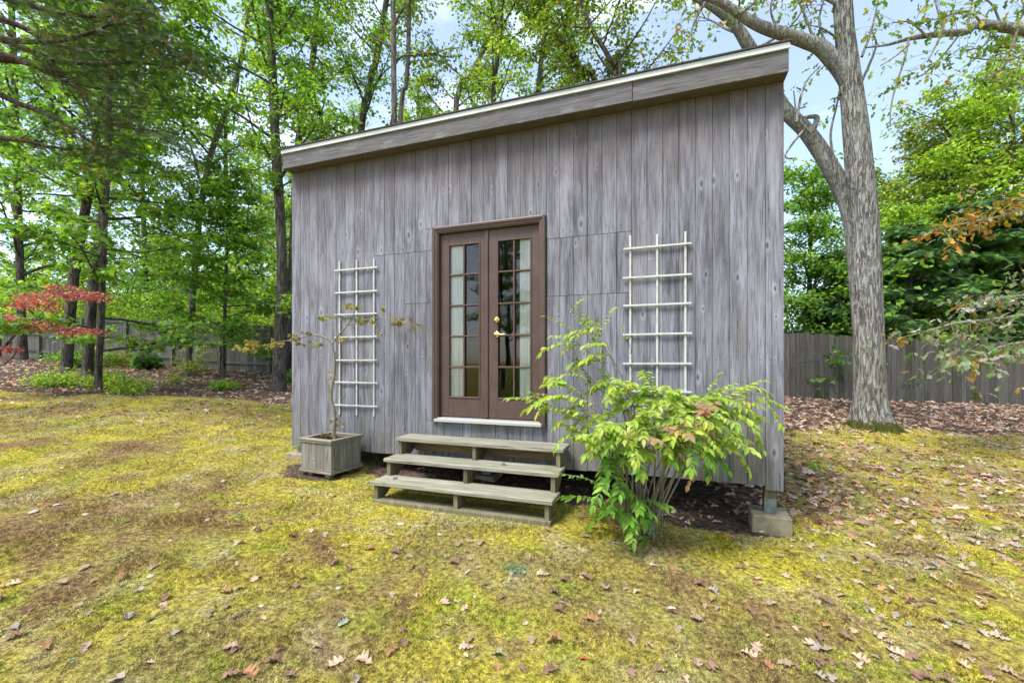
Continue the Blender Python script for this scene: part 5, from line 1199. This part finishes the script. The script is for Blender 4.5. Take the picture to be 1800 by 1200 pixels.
# the thick cane leaning out of the clump
limb(bush, bb, [(1140, 938), (1165, 885), (1188, 830), (1195, 805)], BY - .1, [5.5, 5, 4.5, 4], M['twig'], 'cane', n=14, seg=8, seed=2.0, ridge=0.05)
limb(bush, bb, [(1132, 938), (1145, 880), (1168, 820), (1178, 770)], BY - .05, [6, 5, 4.5, 4], M['twig'], 'cane', n=14, seg=8, seed=4.0, ridge=0.05)
for x0, x1, y1 in ((1112, 1100, 790), (1118, 1112, 770), (1122, 1130, 775), (1106, 1094, 830), (1126, 1118, 800)):
    limb(bush, bb, [(x0, 936), ((x0 + x1) / 2 - 2, 880), (x1, y1)], BY + rng.uniform(-.1, .05), [6, 5, 4], M['twig'], 'cane', n=12, seg=8, seed=rng.uniform(0, 9), ridge=0.05)
obj('stems', T.mesh('stems', bb), M['twig'], bush)
p_, x_, d_, n_, s_, c_ = B1.frames()
order = np.argsort(p_[:, 1] + 0.25 * np.random.default_rng(3).random(len(p_)))     # the leaves that show largest become parts
TV, TF = LEAF['oval']
variants = {}
pick = order[:295]
for i in pick:
    c = c_[i]; key = tuple(np.round(c * 9).astype(int))
    if key not in variants:
        me = mesh('leaf', TV, TF, np.repeat(np.round(c[None], 3), len(TV), 0)); me.materials.append(M['leaf']); variants[key] = me
    o = obj('leaf', variants[key], None, bush)
    R = Matrix(((x_[i][0], d_[i][0], n_[i][0]), (x_[i][1], d_[i][1], n_[i][1]), (x_[i][2], d_[i][2], n_[i][2]))).to_4x4()
    o.matrix_local = Matrix.Translation(Vector((p_[i] - bb).tolist())) @ R @ Matrix.Scale(float(s_[i]), 4)
rest = order[295:]; B3.add(p_[rest], d_[rest], n_[rest], s_[rest], c_[rest])
fo = obj('foliage', B3.mesh('foliage', 'oval', bb), M['leaf'], bush); fo['kind'] = 'stuff'

# ------------------------------------------------------------------ what lies on the ground
def blocked(x, y):
    dx = x - WC[0]; dy = y - WC[1]; s = dx * WU[0] + dy * WU[1]; v = dx * WV[0] + dy * WV[1]
    st = (s > SA - 0.02) & (s < SB + 0.02) & (v > yf[2] - 0.02) & (v < 0.1)
    q = (x - pl_o[0]) * PU[0] + (y - pl_o[1]) * PU[1]; w = (x - pl_o[0]) * PVv[0] + (y - pl_o[1]) * PVv[1]
    return st | ((q > -0.03) & (q < 0.53) & (w > -0.03) & (w < 0.5))
rng = np.random.default_rng(101)
def frame_at(x, y, spread):
    e = 0.02
    nn = np.stack([-(gz(x + e, y) - gz(x - e, y)) / (2 * e), -(gz(x, y + e) - gz(x, y - e)) / (2 * e), np.ones_like(x)], 1)
    return nn + spread * rng.standard_normal((len(x), 3))
# litter carpet
Lv = Leaves()
def litter(n, x0, x1, y0, y1, base=0.0, size=0.10, lift=0.02):
    x = rng.uniform(x0, x1, n); y = rng.uniform(y0, y1, n); w = litter_w(x, y)
    keep = (rng.random(n) < base + (1 - base) * w ** 1.5) & ~blocked(x, y); x, y = x[keep], y[keep]; m = len(x)
    a = rng.uniform(0, 6.283, m); d = np.stack([np.cos(a), np.sin(a), 0.25 * rng.standard_normal(m)], 1)
    p = np.stack([x, y, gz(x, y) + lift * rng.random(m) + 0.006], 1)
    Lv.add(p, d, frame_at(x, y, 0.45), size * rng.uniform(0.6, 1.25, m), colours(rng, 'litter', m))
litter(11000, 2.2, 15, 4.2, 13.2, 0.0, 0.12)
litter(1500, 2.0, 9, 3.2, 9, 0.35, 0.105)
litter(3000, 2.6, 11, 4.2, 9.5, 0.6, 0.10)
litter(500, 2.2, 7, 2.6, 5.0, 0.5, 0.075)
litter(2200, -16, -2.5, 7.2, 10.5, 0.4, 0.10)
litter(1000, -14, -3, 6.5, 10, 0.25, 0.09)
litter(700, 1.2, 6, 2.0, 4.5, 0.3, 0.06)
litter(700, -5, 1, 2.0, 5, 0.25, 0.045)
litter(9500, -20, -1.5, 7.5, 20, 0.004, 0.13)
litter(260, -5, 3.5, 3.2, 6.5, 0.02, 0.08)
for (px_, py_, rx, ry, n) in ((1430, 800, 0.5, 0.5, 130), (1420, 860, 0.3, 0.35, 60), (1480, 790, 0.5, 0.4, 60), (1640, 905, 0.25, 0.2, 22), (1740, 955, 0.35, 0.2, 40), (1560, 910, 0.2, 0.15, 16), (1770, 850, 0.6, 0.3, 60), (1650, 830, 0.7, 0.3, 50), (1420, 920, 0.12, 0.12, 14)):
    g = G(px_, py_); x = g[0] + rng.normal(0, rx, n); y = g[1] + rng.normal(0, ry, n); k = ~blocked(x, y); x, y = x[k], y[k]; m = len(x); an = rng.uniform(0, 6.283, m)
    Lv.add(np.stack([x, y, gz(x, y) + 0.008 + 0.025 * rng.random(m)], 1), np.stack([np.cos(an), np.sin(an), 0.25 * rng.standard_normal(m)], 1), frame_at(x, y, 0.5), 0.095 * rng.uniform(0.6, 1.2, m), colours(rng, 'litter', m))
lo = obj('leaf_litter', Lv.mesh('leaf_litter', 'oaklow'), M['dryleaf']); tag(lo, 'brown carpet of fallen oak leaves under the trees and along the fences', 'leaf litter', None, 'stuff')
# countable leaves on the moss
classes = {'tan': ((0.40, 0.29, 0.205), 'pale tan dry oak leaf lying on the moss'), 'brown': ((0.21, 0.125, 0.085), 'dark brown curled oak leaf lying on the moss'), 'orange': ((0.36, 0.19, 0.10), 'rusty orange oak leaf lying on the moss'),
           'grey': ((0.35, 0.295, 0.245), 'bleached grey oak leaf lying on the moss'), 'green': ((0.25, 0.28, 0.19), 'faded green leaf lying on the moss'), 'red': ((0.50, 0.10, 0.04), 'small bright red leaf lying on the moss')}
lm = {}
for cname, (c, lab) in classes.items():
    lst = []
    for v in range(5):
        TVv, TFv = LEAF['oakfine' if cname != 'red' else 'oval']; V = TVv.copy(); V[:, 1] -= 0.5
        r1, r2, r3 = rng.uniform(-2.2, 2.4), rng.uniform(0.3, 3.2), rng.uniform(-1.0, 1.0)
        V[:, 2] = r1 * 0.35 * V[:, 1] ** 2 + r2 * 0.9 * V[:, 0] ** 2 + r3 * V[:, 0] * V[:, 1] + 0.05 * np.sin(9 * V[:, 1] + v)
        V[:, 2] -= V[:, 2].min() - 0.01
        col = np.clip(np.array(c) * (1 + 0.22 * rng.standard_normal((len(V), 1)) * 0.5) * rng.uniform(0.75, 1.2), 0.01, 0.9)
        me = mesh('fallen_leaf', V, TFv, col); me.materials.append(M['dryleaf']); lst.append(me)
    lm[cname] = lst
def fallen(x, y, cname, size, a=None):
    z = float(gz(x, y)); nn = frame_at(np.array([x]), np.array([y]), 0.12)[0]; nn /= np.linalg.norm(nn)
    a = rng.uniform(0, 6.283) if a is None else a; d = np.array([math.cos(a), math.sin(a), 0]); d -= nn * d.dot(nn); d /= np.linalg.norm(d); xx = np.cross(d, nn)
    o = obj('fallen_leaf', lm[cname][rng.integers(0, 5)], None)
    R = Matrix(((xx[0], d[0], nn[0]), (xx[1], d[1], nn[1]), (xx[2], d[2], nn[2]))).to_4x4()
    o.matrix_world = Matrix.Translation((x, y, z + rng.uniform(-0.002, 0.005))) @ R @ Matrix.Scale(size, 4)
    tag(o, classes[cname][1], 'leaf', 'oak leaves scattered on the moss, ' + cname)
seen = [(570, 942, 'grey'), (505, 985, 'orange'), (585, 990, 'brown'), (612, 1003, 'brown'), (150, 1000, 'tan'), (215, 1020, 'orange'), (270, 1000, 'tan'), (225, 1088, 'grey'), (310, 1115, 'grey'), (290, 1055, 'brown'), (85, 1140, 'orange'), (30, 1120, 'brown'), (50, 1077, 'brown'),
        (440, 1190, 'orange'), (480, 1165, 'brown'), (590, 1170, 'tan'), (725, 998, 'brown'), (845, 957, 'tan'), (800, 990, 'brown'), (930, 985, 'orange'), (1030, 947, 'tan'), (875, 1152, 'green'), (1025, 1158, 'red'), (975, 1130, 'orange'), (1065, 1035, 'tan'), (1030, 1018, 'brown'), (955, 1010, 'tan'),
        (985, 1077, 'brown'), (1040, 1090, 'orange'), (1150, 995, 'tan'), (1180, 1000, 'orange'), (1225, 1090, 'tan'), (1110, 1185, 'brown'), (1160, 1180, 'brown'), (1330, 1140, 'tan'), (1370, 980, 'tan'), (1510, 1025, 'tan'), (1640, 995, 'grey'), (1560, 1058, 'tan'), (1530, 1075, 'tan'), (1605, 1062, 'orange'),
        (1665, 1100, 'green'), (1600, 1100, 'green'), (1720, 1065, 'tan'), (1550, 1120, 'tan'), (1575, 1150, 'tan'), (1600, 1155, 'brown'), (1510, 1160, 'tan'), (1760, 1120, 'brown'), (1350, 1175, 'orange'), (1250, 1175, 'brown'), (1440, 1190, 'grey'), (1240, 870, 'red'), (1310, 940, 'red'), (1330, 1025, 'red'), (700, 968, 'green'),
        (1260, 938, 'tan'), (690, 1150, 'orange'), (640, 1165, 'tan')]
for x, y, c in seen:
    g = G(x, y)
    if not blocked(g[0], g[1]): fallen(g[0], g[1], c, {'red': 0.05, 'green': 0.08}.get(c, 0.092) * rng.uniform(0.75, 1.15))
cnt = 0
while cnt < 225:
    py = 780 + 420 * rng.random() ** 0.9; px = rng.uniform(-30, 1830)
    if rng.random() > (0.35 + 0.65 * sstep((px - 1150) / 400)): continue
    g = G(px, py)
    if g[1] > 8 or blocked(g[0], g[1]) or (500 < px < 1380 and py < 905): continue
    fallen(g[0], g[1], rng.choice(['tan', 'brown', 'grey', 'orange', 'green'], p=[0.46, 0.31, 0.16, 0.04, 0.03]), rng.uniform(0.04, 0.095)); cnt += 1
# two dry leaves on the treads
for (s, v, k, lab) in ((1.98, -0.62, 2, 'crumpled dark leaf lying on the lowest wooden tread'), (3.05, -0.42, 1, 'small dry leaf lying on the middle wooden tread')):
    w_ = W2(s, v, tz[k]); o = obj('fallen_leaf', lm['brown'][k], None, None, (w_[0], w_[1], tz[k] + 0.001), (0, 0, 1.3 * k)); o.scale = (0.06, 0.06, 0.06); tag(o, lab, 'leaf')
# pebbles
pm = []
for v in range(4):
    mb = MB().lathe([(0.25, -0.3), (0.8, -0.22), (1.0, 0.0), (0.85, 0.25), (0.45, 0.42), (0.1, 0.48)], (0, 0, 0), 'z', 10)
    mb.V = [(x * 1.2 * (1 + 0.12 * math.sin(3 * y + v)), y * (1 + 0.1 * math.cos(2 * x + v)), z * 0.8 + 0.1 * x * math.sin(v)) for x, y, z in mb.V]
    me = mb.mesh('pebble', True); me.materials.append(M['stone']); pm.append(me)
for i, (x, y, s) in enumerate([(705, 922, .032), (735, 925, .022), (773, 940, .02), (640, 1155, .02), (265, 1013, .02), (100, 888, .022), (60, 900, .03), (150, 905, .026), (595, 1035, .016), (460, 1067, .014), (1090, 930, .014), (1170, 905, .012), (1280, 900, .013), (1205, 890, .011), (560, 905, .016), (420, 885, .02), (835, 1050, .012), (690, 940, .014), (1440, 875, .016), (300, 950, .014)]):
    g = G(x, y); o = obj('pebble', pm[i % 4], None, None, (g[0], g[1], g[2] + 0.1 * s), (0, 0, i * 1.3)); o.scale = (s, s, s)
    tag(o, 'small pale pebble half sunk in the moss', 'pebble', 'pebbles in the moss')
# fallen sticks
for i, (x0, y0, x1, y1) in enumerate([(258, 1095, 290, 1080), (1470, 1015, 1482, 1030), (410, 1090, 440, 1076), (1068, 955, 1100, 962), (975, 1060, 1000, 1068), (505, 770, 440, 768), (1445, 925, 1500, 945)]):
    a, b = G(x0, y0), G(x1, y1); pts = spline([a + (0, 0, .006), (a + b) / 2 + (0.01, 0.01, .012), b + (0, 0, .006)], 8); T = TB(); T.add(pts, np.linspace(0.006, 0.003, 8), 6)
    o = obj('fallen_twig', T.mesh('fallen_twig', a), M['bark_limb'], None, a.tolist()); tag(o, 'thin grey twig lying on the moss', 'twig', 'twigs fallen on the moss')
# moss and tiny grass blades
def moss(n, y0, y1, size, p=1.0):
    y = y0 + (y1 - y0) * rng.random(n) ** p; x = rng.uniform(-1, 1, n) * (y * 1.25 + 0.4)
    w = litter_w(x, y); cl = np.sin(7 * x + 2.1 * y) + np.sin(5.3 * y - 3 * x) + np.sin(13 * x - 4 * y) + np.sin(11 * y + 2 * x)
    keep = (w < 0.45 + 0.25 * rng.standard_normal(n)) & ~blocked(x, y) & (cl + 2.2 * rng.standard_normal(n) > -0.9); x, y, cl = x[keep], y[keep], cl[keep]; m = len(x)
    z = gz(x, y); a = rng.uniform(0, 6.283, m); h = size * (0.5 + rng.random(m)) * (1 + 0.18 * cl); wd_ = size * rng.uniform(0.16, 0.34, m)
    b = np.stack([x, y, z - 0.002], 1); q = np.stack([np.cos(a), np.sin(a), np.zeros(m)], 1) * wd_[:, None]
    ln = rng.standard_normal((m, 3)) * 0.8 * h[:, None]; ln[:, 2] = h
    V = np.stack([b - q, b + q, b + ln], 1).reshape(-1, 3)
    return V, np.stack([np.repeat(w[keep], 3), np.repeat(worn_w(x, y), 3)], 1)
parts = [moss(260000, 1.9, 3.6, 0.0115), moss(170000, 3.4, 6.5, 0.017), moss(80000, 6.2, 11, 0.028)]
V = np.concatenate([a for a, _ in parts]); w = np.concatenate([b for _, b in parts])
mo = obj('moss', mesh('moss', V, np.arange(len(V)).reshape(-1, 3), np.stack([w[:, 0], w[:, 1], np.repeat(rng.random(len(w) // 3), 3)], 1)), M['moss']); tag(mo, 'short yellow green moss and fine grass covering the yard', 'moss', None, 'stuff')
